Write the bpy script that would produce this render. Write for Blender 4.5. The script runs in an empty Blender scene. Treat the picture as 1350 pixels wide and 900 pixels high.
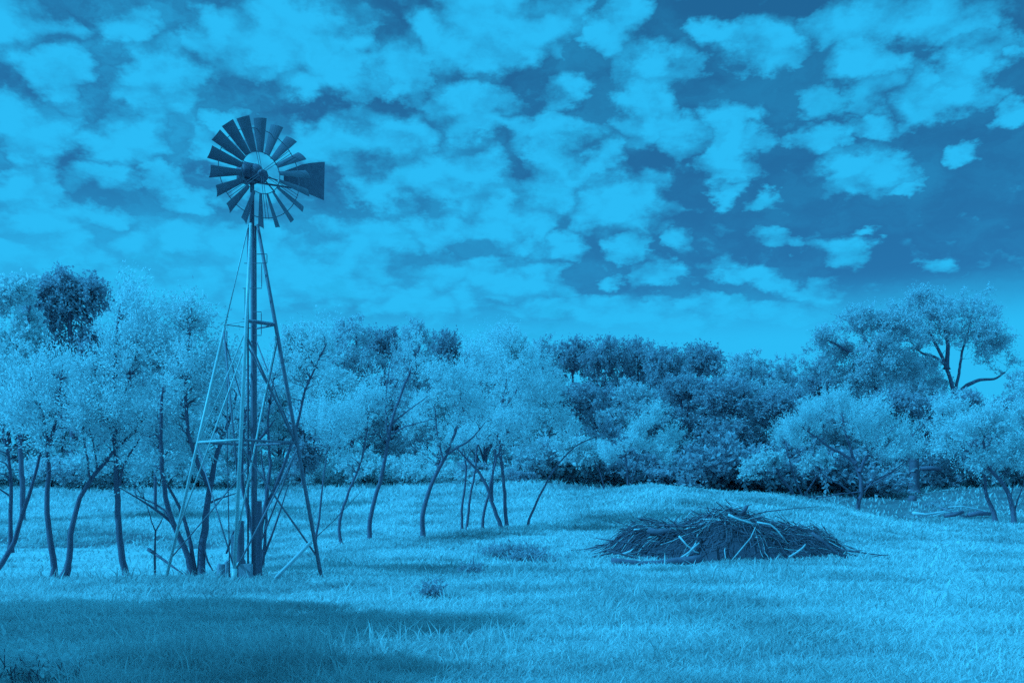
import bpy, math, random
import numpy as np
from mathutils import Vector, Matrix

random.seed(7)
RNG = np.random.default_rng(11)
scene = bpy.context.scene
COL = scene.collection
F = 1350.0; CU = 675.0; HV = 670.0; EYE = 1.6     # the camera: focal length in photo pixels, centre column, horizon row, eye height


def at(u, v, d):
    """world point seen at photo pixel (u, v) at distance d in front of the camera"""
    return np.array([(u - CU) / F * d, d, EYE - (v - HV) / F * d])


# ------------------------------------------------------------------ materials
def new_mat(name):
    m = bpy.data.materials.new(name); m.use_nodes = True
    nt = m.node_tree; nt.nodes.clear()
    return m, nt, nt.nodes.new('ShaderNodeOutputMaterial')


def ramp_between(nt, fac, c0, c1, p0=0.3, p1=0.7):
    r = nt.nodes.new('ShaderNodeValToRGB')
    r.color_ramp.elements[0].position = p0; r.color_ramp.elements[0].color = (*c0, 1)
    r.color_ramp.elements[1].position = p1; r.color_ramp.elements[1].color = (*c1, 1)
    nt.links.new(fac, r.inputs[0])
    return r.outputs[0]


def noise(nt, scale, detail=4, rough=0.6, vec=None, coords='Object'):
    n = nt.nodes.new('ShaderNodeTexNoise')
    n.inputs['Scale'].default_value = scale; n.inputs['Detail'].default_value = detail
    n.inputs['Roughness'].default_value = rough
    if vec is None:
        tc = nt.nodes.new('ShaderNodeTexCoord'); vec = tc.outputs[coords]
    nt.links.new(vec, n.inputs['Vector'])
    return n


def solid(name, c0, c1, scale=6.0, rough=0.8, metallic=0.0, bump=0.0, stretch=None, spec=0.3):
    m, nt, out = new_mat(name)
    b = nt.nodes.new('ShaderNodeBsdfPrincipled')
    b.inputs['Roughness'].default_value = rough; b.inputs['Metallic'].default_value = metallic
    b.inputs['Specular IOR Level'].default_value = spec
    vec = None
    if stretch:
        tc = nt.nodes.new('ShaderNodeTexCoord'); mp = nt.nodes.new('ShaderNodeMapping')
        mp.inputs['Scale'].default_value = stretch
        nt.links.new(tc.outputs['Object'], mp.inputs['Vector']); vec = mp.outputs[0]
    n = noise(nt, scale, 6, 0.65, vec)
    nt.links.new(ramp_between(nt, n.outputs['Fac'], c0, c1), b.inputs['Base Color'])
    if bump:
        bp = nt.nodes.new('ShaderNodeBump'); bp.inputs['Strength'].default_value = bump; bp.inputs['Distance'].default_value = 0.02
        n2 = noise(nt, scale * 4, 5, 0.6, vec)
        nt.links.new(n2.outputs['Fac'], bp.inputs['Height']); nt.links.new(bp.outputs[0], b.inputs['Normal'])
    nt.links.new(b.outputs[0], out.inputs[0])
    return m


def leafy(name, c0, c1, trans=0.4, patch=None):
    """leaf or grass-blade material: diffuse plus translucent, each leaf a little different"""
    m, nt, out = new_mat(name)
    g = nt.nodes.new('ShaderNodeNewGeometry')
    col = ramp_between(nt, g.outputs['Random Per Island'], c0, c1, 0.0, 1.0)
    if patch:
        n = noise(nt, patch, 4, 0.6)
        mx = nt.nodes.new('ShaderNodeMix'); mx.data_type = 'RGBA'; mx.blend_type = 'MULTIPLY'
        mx.inputs[0].default_value = 1.0
        nt.links.new(col, mx.inputs[6])
        nt.links.new(ramp_between(nt, n.outputs['Fac'], (0.6, 0.58, 0.6), (1, 1, 1), 0.36, 0.58), mx.inputs[7])
        col = mx.outputs[2]
    d = nt.nodes.new('ShaderNodeBsdfDiffuse'); t = nt.nodes.new('ShaderNodeBsdfTranslucent')
    s = nt.nodes.new('ShaderNodeMixShader'); s.inputs[0].default_value = trans
    nt.links.new(col, d.inputs[0]); nt.links.new(col, t.inputs[0])
    nt.links.new(d.outputs[0], s.inputs[1]); nt.links.new(t.outputs[0], s.inputs[2])
    nt.links.new(s.outputs[0], out.inputs[0])
    return m


M = {}
M['bark'] = solid('bark', (0.2, 0.1, 0.15), (0.3, 0.16, 0.22), 7, 0.9, bump=0.6, stretch=(1, 1, 0.25))
M['bark_grey'] = solid('bark_grey', (0.3, 0.18, 0.24), (0.42, 0.27, 0.34), 5, 0.9, bump=0.5)
M['leaf_bright'] = leafy('leaf_bright', (0.72, 0.67, 0.7), (0.92, 0.9, 0.92), 0.48)
M['leaf_mid'] = leafy('leaf_mid', (0.72, 0.66, 0.69), (0.9, 0.86, 0.88), 0.48)
M['leaf_oak'] = leafy('leaf_oak', (0.66, 0.57, 0.62), (0.84, 0.76, 0.8), 0.45)
M['leaf_dark'] = leafy('leaf_dark', (0.55, 0.42, 0.49), (0.67, 0.54, 0.61), 0.4)
M['grass'] = leafy('grass', (0.66, 0.62, 0.64), (0.92, 0.89, 0.91), 0.42, patch=0.22)
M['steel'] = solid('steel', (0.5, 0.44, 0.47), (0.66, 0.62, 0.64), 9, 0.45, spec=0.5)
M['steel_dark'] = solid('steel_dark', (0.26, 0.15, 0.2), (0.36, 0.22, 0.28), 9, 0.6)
M['blade_steel'] = solid('blade_steel', (0.22, 0.13, 0.17), (0.3, 0.19, 0.24), 3, 0.7, spec=0.15)
M['iron'] = solid('iron', (0.2, 0.1, 0.15), (0.28, 0.15, 0.2), 9, 0.6)
M['old_wood'] = solid('old_wood', (0.38, 0.24, 0.32), (0.55, 0.4, 0.46), 8, 0.9, bump=0.5, stretch=(1, 1, 0.15))
M['pale_stick'] = solid('pale_stick', (0.5, 0.4, 0.46), (0.72, 0.66, 0.7), 3, 0.85)
M['dark_stick'] = solid('dark_stick', (0.17, 0.09, 0.13), (0.27, 0.15, 0.2), 4, 0.9)
M['core_shade'] = solid('core_shade', (0.13, 0.07, 0.1), (0.19, 0.1, 0.14), 4, 0.95, bump=0.8)  # shade inside the brush heap, put into the colour of its core


# ------------------------------------------------------------------ object helpers
def mesh_obj(name, verts, faces, mat, parent=None, smooth=False):
    me = bpy.data.meshes.new(name)
    verts = np.asarray(verts, dtype=np.float32)
    if isinstance(faces, np.ndarray):
        n, k = faces.shape
        me.vertices.add(len(verts)); me.vertices.foreach_set('co', verts.ravel())
        me.loops.add(n * k); me.loops.foreach_set('vertex_index', faces.astype(np.int32).ravel())
        me.polygons.add(n)
        me.polygons.foreach_set('loop_start', np.arange(0, n * k, k, dtype=np.int32))
        me.polygons.foreach_set('loop_total', np.full(n, k, dtype=np.int32))
        me.update(calc_edges=True)
    else:
        me.from_pydata([tuple(map(float, v)) for v in verts], [], faces)
    if smooth:
        me.polygons.foreach_set('use_smooth', np.ones(len(me.polygons), dtype=bool))
    me.materials.append(mat)
    o = bpy.data.objects.new(name, me); COL.objects.link(o)
    if parent is not None:
        o.parent = parent
    return o


def tag(o, label=None, cat=None, group=None, kind=None):
    if label: o['label'] = label
    if cat: o['category'] = cat
    if group: o['group'] = group
    if kind: o['kind'] = kind
    return o


def empty(name, loc, label, cat, group=None):
    o = bpy.data.objects.new(name, None); COL.objects.link(o)
    o.location = tuple(map(float, loc)); o.empty_display_size = 0.3
    return tag(o, label, cat, group)


class MB:
    """collects tubes and boxes for ONE mesh"""
    def __init__(s, origin=(0, 0, 0)):
        s.v = []; s.f = []; s.o = np.array(origin, float)

    def tube(s, pts, radii, n=6, cap=True):
        pts = np.asarray(pts, float)
        if np.isscalar(radii): radii = [radii] * len(pts)
        t = np.gradient(pts, axis=0)
        t /= np.linalg.norm(t, axis=1)[:, None] + 1e-9
        a = np.cross(t[0], (0.13, 0.31, 0.94) if abs(t[0][2]) < 0.9 else (0.95, 0.1, 0.05)); a /= np.linalg.norm(a)
        ang = np.arange(n) * 2 * math.pi / n
        b0 = len(s.v)
        for i in range(len(pts)):
            a = a - t[i] * np.dot(a, t[i]); a /= np.linalg.norm(a) + 1e-9
            b = np.cross(t[i], a)
            ring = pts[i] + radii[i] * (np.cos(ang)[:, None] * a + np.sin(ang)[:, None] * b) - s.o
            s.v.extend(ring)
        for i in range(len(pts) - 1):
            for j in range(n):
                k = (j + 1) % n
                s.f.append((b0 + i * n + j, b0 + i * n + k, b0 + (i + 1) * n + k, b0 + (i + 1) * n + j))
        if cap:
            s.f.append(tuple(b0 + j for j in range(n))[::-1])
            s.f.append(tuple(b0 + (len(pts) - 1) * n + j for j in range(n)))
        return s

    def prism(s, poly, thick):
        """closed plate: outline poly (3D points, planar) and a thickness vector"""
        poly = np.asarray(poly, float); th = np.asarray(thick, float) / 2
        b = len(s.v); n = len(poly)
        s.v.extend(poly - th - s.o); s.v.extend(poly + th - s.o)
        s.f.append(tuple(b + i for i in range(n))[::-1]); s.f.append(tuple(b + n + i for i in range(n)))
        for i in range(n):
            k = (i + 1) % n
            s.f.append((b + i, b + k, b + n + k, b + n + i))
        return s

    def box(s, c, ax, ay, az):
        c = np.asarray(c, float); ax, ay, az = (np.asarray(a, float) for a in (ax, ay, az))
        return s.prism([c - ax - ay, c + ax - ay, c + ax + ay, c - ax + ay], 2 * az)

    def build(s, name, mat, parent=None, smooth=False):
        return mesh_obj(name, np.array(s.v), s.f, mat, parent, smooth)


# ------------------------------------------------------------------ terrain
TU = np.array([-900, 150, 270, 345, 430, 600, 700, 850, 1000, 1100, 1180, 1300, 2400], float)
TD = np.array([0, 20, 23, 26, 30, 36, 45, 52, 58, 65, 75, 90, 110, 140, 220, 900], float)
TZ = np.array([
    [0, 0, 0.00, -.28, -.50, -.50, -.45, .75, 1.1, 1.8, 3.0, 5.0, 6.6, 8, 9, 9],
    [0, 0, 0.00, -.28, -.50, -.50, -.45, .75, 1.1, 1.8, 3.0, 5.0, 6.6, 8, 9, 9],
    [0, 0, 0.00, -.22, -.42, -.45, -.35, .75, 1.1, 1.8, 3.0, 5.0, 6.6, 8, 9, 9],
    [0, 0, 0.00, -.08, -.10, -.05, .25, .80, 1.15, 1.85, 3.0, 5.0, 6.6, 8, 9, 9],
    [0, 0, 0.00, .00, .05, .20, .55, .90, 1.25, 1.95, 3.05, 4.9, 6.5, 8, 9, 9],
    [0, 0, 0.00, .03, .15, .40, .85, 1.30, 1.75, 2.35, 3.25, 4.7, 6.3, 8, 9, 9],
    [0, 0, 0.00, .03, .15, .45, 1.0, 1.55, 2.00, 2.6, 3.4, 4.6, 6.0, 7.5, 9, 9],
    [0, 0, 0.00, .01, .08, .40, 1.5, 2.5, 2.85, 2.3, 2.7, 4.2, 5.4, 7, 9, 9],
    [0, 0, 0.00, .01, .08, .35, 1.4, 2.35, 2.20, 1.4, 2.0, 3.9, 5.3, 7, 9, 9],
    [0, 0, 0.00, .01, .08, .28, 1.1, 1.8, 1.40, 0.9, 1.7, 3.7, 5.2, 7, 9, 9],
    [0, 0, 0.00, .01, .06, .22, .62, .85, .55, 0.7, 1.6, 3.7, 5.2, 7, 9, 9],
    [0, 0, 0.00, .01, .05, .20, .50, .90, 1.15, 1.6, 2.4, 3.9, 5.4, 7, 9, 9],
    [0, 0, 0.00, .01, .05, .20, .50, .90, 1.15, 1.6, 2.4, 3.9, 5.4, 7, 9, 9]], float)
# resample smoothly (repeated small blurs along both directions on a fine grid)
GU = np.linspace(-900, 2400, 331); GD = np.concatenate([np.arange(0, 120, 0.75), np.linspace(120, 900, 60)])
_tmp = np.array([np.interp(GD, TD, row) for row in TZ])
GZ = np.array([np.interp(GU, TU, _tmp[:, j]) for j in range(len(GD))]).T      # [u, d]
for _ in range(5):
    GZ[1:-1] = (GZ[:-2] + 2 * GZ[1:-1] + GZ[2:]) / 4
for _ in range(3):
    GZ[:, 1:160] = (GZ[:, 0:159] + 2 * GZ[:, 1:160] + GZ[:, 2:161]) / 4


def zf(x, y):
    x = np.asarray(x, float); y = np.asarray(y, float)
    u = np.clip(CU + F * x / np.maximum(y, 8.0), GU[0], GU[-1] - 1e-6)
    d = np.clip(y, 0, GD[-1] - 1e-6)
    iu = np.clip(((u - GU[0]) / (GU[1] - GU[0])).astype(int), 0, len(GU) - 2); fu = (u - GU[iu]) / (GU[1] - GU[0])
    jd = np.clip(np.searchsorted(GD, d, side='right') - 1, 0, len(GD) - 2); fd = (d - GD[jd]) / (GD[jd + 1] - GD[jd])
    z = (GZ[iu, jd] * (1 - fu) + GZ[iu + 1, jd] * fu) * (1 - fd) + (GZ[iu, jd + 1] * (1 - fu) + GZ[iu + 1, jd + 1] * fu) * fd
    amp = 0.03 + 0.05 * np.clip((y - 24) / 20, 0, 1)
    bump = (np.sin(x * 0.9 + 1.3 * np.sin(y * 0.37)) + np.sin(y * 1.1 + 1.7 * np.sin(x * 0.53 + 2)) + 0.5 * np.sin(2.3 * x + 1.9 * y)) * amp * 0.5
    return z + bump


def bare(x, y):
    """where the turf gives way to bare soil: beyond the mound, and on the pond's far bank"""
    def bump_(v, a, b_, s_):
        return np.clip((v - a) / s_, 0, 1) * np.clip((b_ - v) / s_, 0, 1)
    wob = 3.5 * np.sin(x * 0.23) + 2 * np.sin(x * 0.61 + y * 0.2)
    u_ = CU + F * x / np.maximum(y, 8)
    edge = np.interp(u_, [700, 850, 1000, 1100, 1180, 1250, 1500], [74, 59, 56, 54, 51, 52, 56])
    far = bump_(y + wob * .25, edge, 86, 2.0) * bump_(u_, 700, 2200, 60)  # the woods' shade past the crest is painted in with the scrub soil
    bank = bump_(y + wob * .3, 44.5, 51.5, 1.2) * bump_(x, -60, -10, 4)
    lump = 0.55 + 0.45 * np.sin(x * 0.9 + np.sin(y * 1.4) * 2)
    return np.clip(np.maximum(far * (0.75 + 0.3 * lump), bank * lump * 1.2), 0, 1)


def ground_point(u, d):
    x = (u - CU) / F * d
    return np.array([x, d, float(zf(x, d))])


def spaced(lo, hi, n, k):
    t = np.linspace(-1, 1, n)
    return t, k


s = np.sinh(np.linspace(-1, 1, 261) * 4.2); gx = s / s[-1] * 700.0
gy = np.concatenate([np.linspace(-500, -20, 24), np.linspace(-18, 6, 14), np.arange(7, 60, 0.45), np.arange(60, 120, 1.0), np.linspace(121, 250, 40), np.linspace(270, 1500, 24)])
X, Y = np.meshgrid(gx, gy, indexing='ij')
Z = zf(X, Y)
V = np.stack([X, Y, Z], -1).reshape(-1, 3)
ny = len(gy); I, J = np.meshgrid(np.arange(len(gx) - 1), np.arange(ny - 1), indexing='ij')
q = (I * ny + J).ravel()
gm, nt, out = new_mat('meadow_ground')
b = nt.nodes.new('ShaderNodeBsdfPrincipled'); b.inputs['Roughness'].default_value = 0.95; b.inputs['Specular IOR Level'].default_value = 0.1
n1 = noise(nt, 0.25, 6, 0.65); n2 = noise(nt, 9, 6, 0.75)
c1 = ramp_between(nt, n1.outputs['Fac'], (0.5, 0.44, 0.48), (0.7, 0.66, 0.68), 0.36, 0.6)
c2 = ramp_between(nt, n2.outputs['Fac'], (0.55, 0.5, 0.54), (1, 1, 1), 0.35, 0.65)
mx = nt.nodes.new('ShaderNodeMix'); mx.data_type = 'RGBA'; mx.blend_type = 'MULTIPLY'; mx.inputs[0].default_value = 1
nt.links.new(c1, mx.inputs[6]); nt.links.new(c2, mx.inputs[7]); nt.links.new(mx.outputs[2], b.inputs['Base Color'])
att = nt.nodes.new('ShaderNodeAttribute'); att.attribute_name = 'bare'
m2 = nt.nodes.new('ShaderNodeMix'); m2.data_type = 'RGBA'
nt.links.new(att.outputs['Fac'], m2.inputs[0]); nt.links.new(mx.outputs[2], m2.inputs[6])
nt.links.new(ramp_between(nt, n2.outputs['Fac'], (0.11, 0.07, 0.09), (0.3, 0.23, 0.26), 0.35, 0.7), m2.inputs[7])  # dark soil colour, which also carries the painted wood shade
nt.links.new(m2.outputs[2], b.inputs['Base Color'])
bp = nt.nodes.new('ShaderNodeBump'); bp.inputs['Strength'].default_value = 0.8; bp.inputs['Distance'].default_value = 0.06
nt.links.new(n2.outputs['Fac'], bp.inputs['Height']); nt.links.new(bp.outputs[0], b.inputs['Normal'])
nt.links.new(b.outputs[0], out.inputs[0])
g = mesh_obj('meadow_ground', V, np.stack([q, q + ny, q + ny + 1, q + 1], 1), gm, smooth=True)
tag(g, kind='structure')

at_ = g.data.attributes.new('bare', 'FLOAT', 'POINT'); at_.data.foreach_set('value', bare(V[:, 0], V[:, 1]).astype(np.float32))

# the pond behind the windmill's left leg
PZ = -0.2
wm, nt, out = new_mat('pond_water')   # wind-ruffled
b = nt.nodes.new('ShaderNodeBsdfPrincipled'); b.inputs['Roughness'].default_value = 0.55
pn1 = noise(nt, 0.7, 7, 0.7); nt.links.new(ramp_between(nt, pn1.outputs['Fac'], (0.4, 0.37, 0.4), (0.66, 0.63, 0.65), 0.36, 0.62), b.inputs['Base Color'])   # duckweed-covered; b.inputs['IOR'].default_value = 1.33
tc = nt.nodes.new('ShaderNodeTexCoord'); mp = nt.nodes.new('ShaderNodeMapping'); mp.inputs['Scale'].default_value = (0.5, 1.6, 1)
nt.links.new(tc.outputs['Object'], mp.inputs['Vector'])
nn = noise(nt, 2.2, 4, 0.6, mp.outputs[0])
bp = nt.nodes.new('ShaderNodeBump'); bp.inputs['Strength'].default_value = 0.6; bp.inputs['Distance'].default_value = 0.04
nt.links.new(nn.outputs['Fac'], bp.inputs['Height']); nt.links.new(bp.outputs[0], b.inputs['Normal'])
nt.links.new(b.outputs[0], out.inputs[0])
wx = np.linspace(-60, -4, 30); wy = np.linspace(23.5, 50, 20)
X, Y = np.meshgrid(wx, wy, indexing='ij'); I, J = np.meshgrid(np.arange(29), np.arange(19), indexing='ij'); q = (I * 20 + J).ravel()
w = mesh_obj('pond_water', np.stack([X, Y, np.full_like(X, PZ)], -1).reshape(-1, 3), np.stack([q, q + 20, q + 21, q + 1], 1), wm)
tag(w, kind='structure')


# ------------------------------------------------------------------ grass
def value_noise(x, y, s, seed=0):
    x = x / s; y = y / s
    xi = np.floor(x).astype(int); yi = np.floor(y).astype(int); fx = x - xi; fy = y - yi
    fx = fx * fx * (3 - 2 * fx); fy = fy * fy * (3 - 2 * fy)
    def h(a, b):
        k = np.sin(a * 127.1 + b * 311.7 + seed * 74.7) * 43758.5453
        return k - np.floor(k)
    return (h(xi, yi) * (1 - fx) + h(xi + 1, yi) * fx) * (1 - fy) + (h(xi, yi + 1) * (1 - fx) + h(xi + 1, yi + 1) * fx) * fy


def build_grass(name, n, d0, d1, hgt, wid, u0=-330, u1=1680, lean=0.55, seed=1, keep=None):
    r = np.random.default_rng(seed)
    d = d0 * (d1 / d0) ** r.random(n)
    u = u0 + (u1 - u0) * r.random(n)
    x = (u - CU) / F * d; y = d
    z = zf(x, y)
    clump = 0.6 * value_noise(x, y, 0.9, 3) + 0.4 * value_noise(x, y, 3.5, 5)
    clump = np.clip(clump + 0.5 * (value_noise(x, y, 0.33, 9) - .5), 0, 1)
    ok = r.random(n) < 0.22 + 1.1 * clump
    wet = (z < PZ + 0.06) & (x < -3); z = np.where(wet, PZ, z)
    ok &= ~(wet & (r.random(n) > np.where(z < PZ + .001, .16, 1)))
    ok &= ~(((x - 6.6) / 3.3) ** 2 + ((y - 31.4) / 1.8) ** 2 < 1)
    ok &= ~((np.abs(x - 3.9) < 1.4) & (np.abs(y - 26.9) < .5) & (r.random(n) < .75))
    ok &= r.random(n) > bare(x, y) * 0.84
    if keep is not None:
        ok &= keep(x, y)
    x, y, z, d, clump = (a[ok] for a in (x, y, z, d, clump)); n = len(x)
    H = hgt * (0.45 + 0.8 * clump) * (0.6 + 0.8 * r.random(n)) * (1 + 0.012 * (d - 9))
    W = np.maximum(wid, 0.0007 * d) * (0.7 + 0.7 * r.random(n))
    a = r.random(n) * 2 * math.pi
    lx = (r.normal(0, lean, n) + 0.06) * H; ly = r.normal(0, lean, n) * H
    side = np.stack([np.cos(a) * W, np.sin(a) * W, np.zeros(n)], 1)
    base = np.stack([x, y, z - 0.02], 1)
    mid = base + np.stack([lx * 0.3, ly * 0.3, H * 0.6], 1)
    tip = base + np.stack([lx, ly, H], 1)
    V = np.stack([base - side, base + side, mid + side * 0.8, tip + side * .1, tip - side * .1, mid - side * 0.8], 1).reshape(-1, 3)
    k = np.arange(n)[:, None] * 6
    Fq = np.concatenate([k + np.array([[0, 1, 2, 5]]), k + np.array([[5, 2, 3, 4]])], 0)
    return V, Fq


V1, F1 = build_grass('grass', 640000, 5.5, 60, 0.115, 0.0034, seed=2, lean=0.7)
V2, F2 = build_grass('grass', 120000, 45, 112, 0.15, 0.01, seed=4)
V3, F3 = build_grass('grass', 60000, 5.5, 30, 0.25, 0.0028, lean=0.5, seed=5, keep=lambda x, y: value_noise(x, y, 1.6, 21) * .6 + value_noise(x, y, .5, 22) * .4 > .66)
GV = np.concatenate([V1, V2, V3]); GF = np.concatenate([F1, F2 + len(V1), F3 + len(V1) + len(V2)])
tag(mesh_obj('grass', GV, GF, M['grass']), kind='stuff')


# ------------------------------------------------------------------ trees
def unit(v):
    return v / (np.linalg.norm(v, axis=-1, keepdims=True) + 1e-9)


def grow(stems, crowns, n_att, rng, bare=0.08, up=0.9, wig=0.04, step=0.3, tipr=0.006, thick=0.55, dead=0.0):
    """stems: list of (points, r0, r1); crowns: list of (centre, radii, weight).
    Returns tubes (pts, radii) and the leafed twigs (start, end)."""
    pos = []; rad = []; dirs = []; tubes = []
    for k, (pts, r0, r1) in enumerate(stems):
        pts = np.asarray(pts, float)
        seg = np.linalg.norm(np.diff(pts, axis=0), axis=1); L = np.concatenate([[0], np.cumsum(seg)])
        m = max(4, int(L[-1] / step) + 1)
        t = np.linspace(0, 1, m) ** 1.15 * L[-1]
        P = np.stack([np.interp(t, L, pts[:, i]) for i in range(3)], 1)
        P[1:-1] = 0.25 * P[:-2] + 0.5 * P[1:-1] + 0.25 * P[2:]
        w = rng.normal(0, wig * step, (m, 3)); w[0] = 0; P = P + w
        R = np.linspace(1, 0, m) ** 0.8 * (r0 - r1) + r1
        if k == 0 or r0 > 0.6 * stems[0][1]:
            R[0] *= 1.7; R[1] *= 1.15
        tubes.append((P, R))
        pos.extend(P); rad.extend(R); dirs.extend(unit(np.gradient(P, axis=0)))
    pos = list(map(np.asarray, pos))
    wts = np.array([c[2] for c in crowns], float); wts /= wts.sum()
    twigs = []
    att = []
    for c, cnt in zip(crowns, rng.multinomial(n_att, wts)):
        q = unit(rng.normal(0, 1, (cnt, 3))) * (rng.random((cnt, 1)) ** 0.45)
        att.append(np.asarray(c[0]) + q * np.asarray(c[1]))
    att = np.concatenate(att); leafed = rng.random(len(att)) > bare
    if dead > 0:
        ex = []
        for c, cnt in zip(crowns, rng.multinomial(int(n_att * dead), wts)):
            q = unit(rng.normal(0, 1, (cnt, 3))) * (rng.random((cnt, 1)) ** 0.45)
            ex.append(np.asarray(c[0]) - np.array([0, 0, 0.75 * c[1][2]]) + q * np.asarray(c[1]) * np.array([1.1, 1.1, 0.8]))
        ex = np.concatenate(ex); att = np.concatenate([att, ex]); leafed = np.concatenate([leafed, np.zeros(len(ex), bool)])
    A = np.array(pos)
    dist = np.min(np.linalg.norm(att[:, None] - A[None, ::3], axis=2), axis=1)
    for i in np.argsort(dist):
        p = att[i]; A = np.array(pos)
        dd = p - A; ln = np.linalg.norm(dd, axis=1)
        cost = ln + up * np.maximum(0, A[:, 2] - p[2] + 0.35 * ln) + 0.3 * (np.array(rad) < tipr * 1.3)
        j = int(np.argmin(cost)); q = A[j]; L = max(ln[j], 1e-3)
        d0 = unit(dirs[j] * 0.7 + unit(dd[j]) + np.array([0, 0, 0.25]))
        m = 5 if L > step else 3
        t = np.linspace(0, 1, m)[:, None]
        c = q + d0 * L * 0.5
        P = (1 - t) ** 2 * q + 2 * t * (1 - t) * c + t ** 2 * p
        if m > 3:
            P[1:-1] += rng.normal(0, 0.05 * L, (m - 2, 3))
        r0 = min(rad[j] * thick, tipr * 1.5 + 0.013 * L); R = np.linspace(r0, tipr * 0.6, m)
        tubes.append((P, R))
        pos.extend(P[1:]); rad.extend(R[1:]); dirs.extend(unit(np.gradient(P, axis=0))[1:])
        if leafed[i]:
            twigs.append((P[-2], P[-1], P[m // 2]))
    return tubes, twigs


def leaves(twigs, rng, sprays, per, spray_len, size, aspect, center, upward=0.35, spread=0.8, outw=0.6, along=0.9):
    """sprays of leaves on each twig: quads shaped as small diamonds"""
    n = len(twigs) * sprays
    a = np.array([t[2] for t in twigs]); e = np.array([t[1] for t in twigs])
    d = unit(e - np.array([t[0] for t in twigs]))
    a = np.repeat(a, sprays, 0); e = np.repeat(e, sprays, 0); d = np.repeat(d, sprays, 0)
    f = rng.random((n, 1)) ** 0.6
    start = a + (e - a) * f
    sd = unit(d * 0.7 + rng.normal(0, spread, (n, 3)) + outw * unit(start - center) + np.array([0, 0, upward]))
    L = spray_len * (0.5 + rng.random((n, 1)))
    start = np.repeat(start, per, 0); sd = np.repeat(sd, per, 0); L = np.repeat(L, per, 0)
    N = len(start)
    t = rng.random((N, 1))
    p = start + sd * L * t + rng.normal(0, 0.12, (N, 3)) * L * 0.6
    ld = unit(sd * along + rng.normal(0, 0.55, (N, 3)))
    w = unit(np.cross(ld, rng.normal(0, 1, (N, 3))))
    s = size * (0.6 + 0.8 * rng.random((N, 1)))
    h = s * aspect
    V = np.stack([p, p + ld * s * 0.5 + w * h, p + ld * s, p + ld * s * 0.5 - w * h], 1).reshape(-1, 3)
    Fq = np.arange(N)[:, None] * 4 + np.array([[0, 1, 2, 3]])
    return V, Fq


KIND = {  # sprays, leaves per spray, spray length, leaf size, aspect, upward, spread, along
    'willow': (5, 17, 0.62, 0.074, 0.2, 0.55, 0.55, 1.1),
    'plume': (5, 19, 0.7, 0.078, 0.2, 0.95, 0.42, 1.2),
    'soft': (6, 17, 0.6, 0.072, 0.26, 0.35, 0.8, 0.8),
    'oak': (8, 13, 0.8, 0.19, 0.42, 0.15, 1.0, 0.4),
    'scrub': (6, 12, 0.5, 0.16, 0.3, 0.4, 0.8, 0.7),
    'cedar': (7, 14, 0.5, 0.2, 0.22, 0.5, 0.6, 1.0),
}


def make_tree(name, base, stems, crowns, n_att, kind, leaf_mat, label, cat='tree', group=None, seed=0, bark='bark', dens=1.0, lsize=1.0, **kw):
    rng = np.random.default_rng(1000 + seed)
    tubes, twigs = grow(stems, crowns, n_att, rng, **kw)
    root = empty(name, base, label, cat, group)
    mb = MB(base)
    for P, R in tubes:
        mb.tube(P, R, n=7 if R[0] > 0.05 else (5 if R[0] > 0.02 else 3), cap=False)
    mb.build('trunk' if cat == 'tree' else 'stem', M[bark], root, smooth=True)
    cw = np.array([c[2] for c in crowns], float)[:, None]
    cen = (np.array([c[0] for c in crowns]) * cw).sum(0) / cw.sum() - np.array([0, 0, 0.3 * crowns[0][1][2]])
    sp, per, sl, sz, asp, upw, spr, al = KIND[kind]
    V, Fq = leaves(twigs, rng, sp, max(3, int(per * dens)), sl, sz * lsize, asp, cen, upw, spr, 0.6, al)
    mesh_obj('crown', V - np.asarray(base, float), Fq, M[leaf_mat], root)
    return root


def px_tree(name, d, stems, crowns, n_att, kind, leaf_mat, label, r=0.1, seed=0, depth=None, clump=(6, 0.3, 0.52), **kw):
    """stems: polylines of photo pixels standing at distance d; crowns: (u, v, ru, rv, weight) there"""
    rng = np.random.default_rng(500 + seed)
    S = []
    if d < 45:
        n_att = int(n_att * 0.7); r *= 0.87
    kw.setdefault('dead', 0.85 if d < 45 else 0.35); kw.setdefault('tipr', 0.0075 + 0.00008 * d)
    first = None
    for k, st in enumerate(stems):
        if isinstance(st, dict):
            pts, r0, r1, off = st['p'], st['r'][0], st['r'][1], st.get('off', 0.0)
        else:
            pts, r0, r1, off = st, r * (1 if k == 0 else 0.6), r * 0.25, rng.normal(0, 0.4)
        ds = d + off * np.linspace(0, 1, len(pts)) ** 1.2
        P = np.array([at(u, v, dd) for (u, v), dd in zip(pts, ds)])
        if k == 0:
            gz = float(zf(P[0][0], P[0][1])); first = P[0].copy(); first[2] = gz
            P = np.concatenate([[P[0] * [1, 1, 0] + [0, 0, min(gz, P[0][2]) - 0.12]], P])
        S.append((P, r0, r1))
    C = []
    for (u, v, ru, rv, *w) in crowns:
        k = d / F
        c = at(u, v, d + rng.normal(0, 0.25 * ru * k))
        rr = np.array([ru * k, min(ru, 1.3 * rv) * k * 0.9, rv * k]); ww = (w[0] if w else 1.0) * ru * rv
        ns = clump[0] if ru > 18 else 1
        for _ in range(ns):
            o_ = unit(rng.normal(0, 1, 3)) * rng.random() ** 0.5 * 0.74 * (ns > 1)
            C.append((c + o_ * rr, rr * (rng.uniform(clump[1], clump[2]) if ns > 1 else 1), ww))
    return make_tree(name, first, S, C, n_att, kind, leaf_mat, label, seed=seed, **kw)


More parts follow.
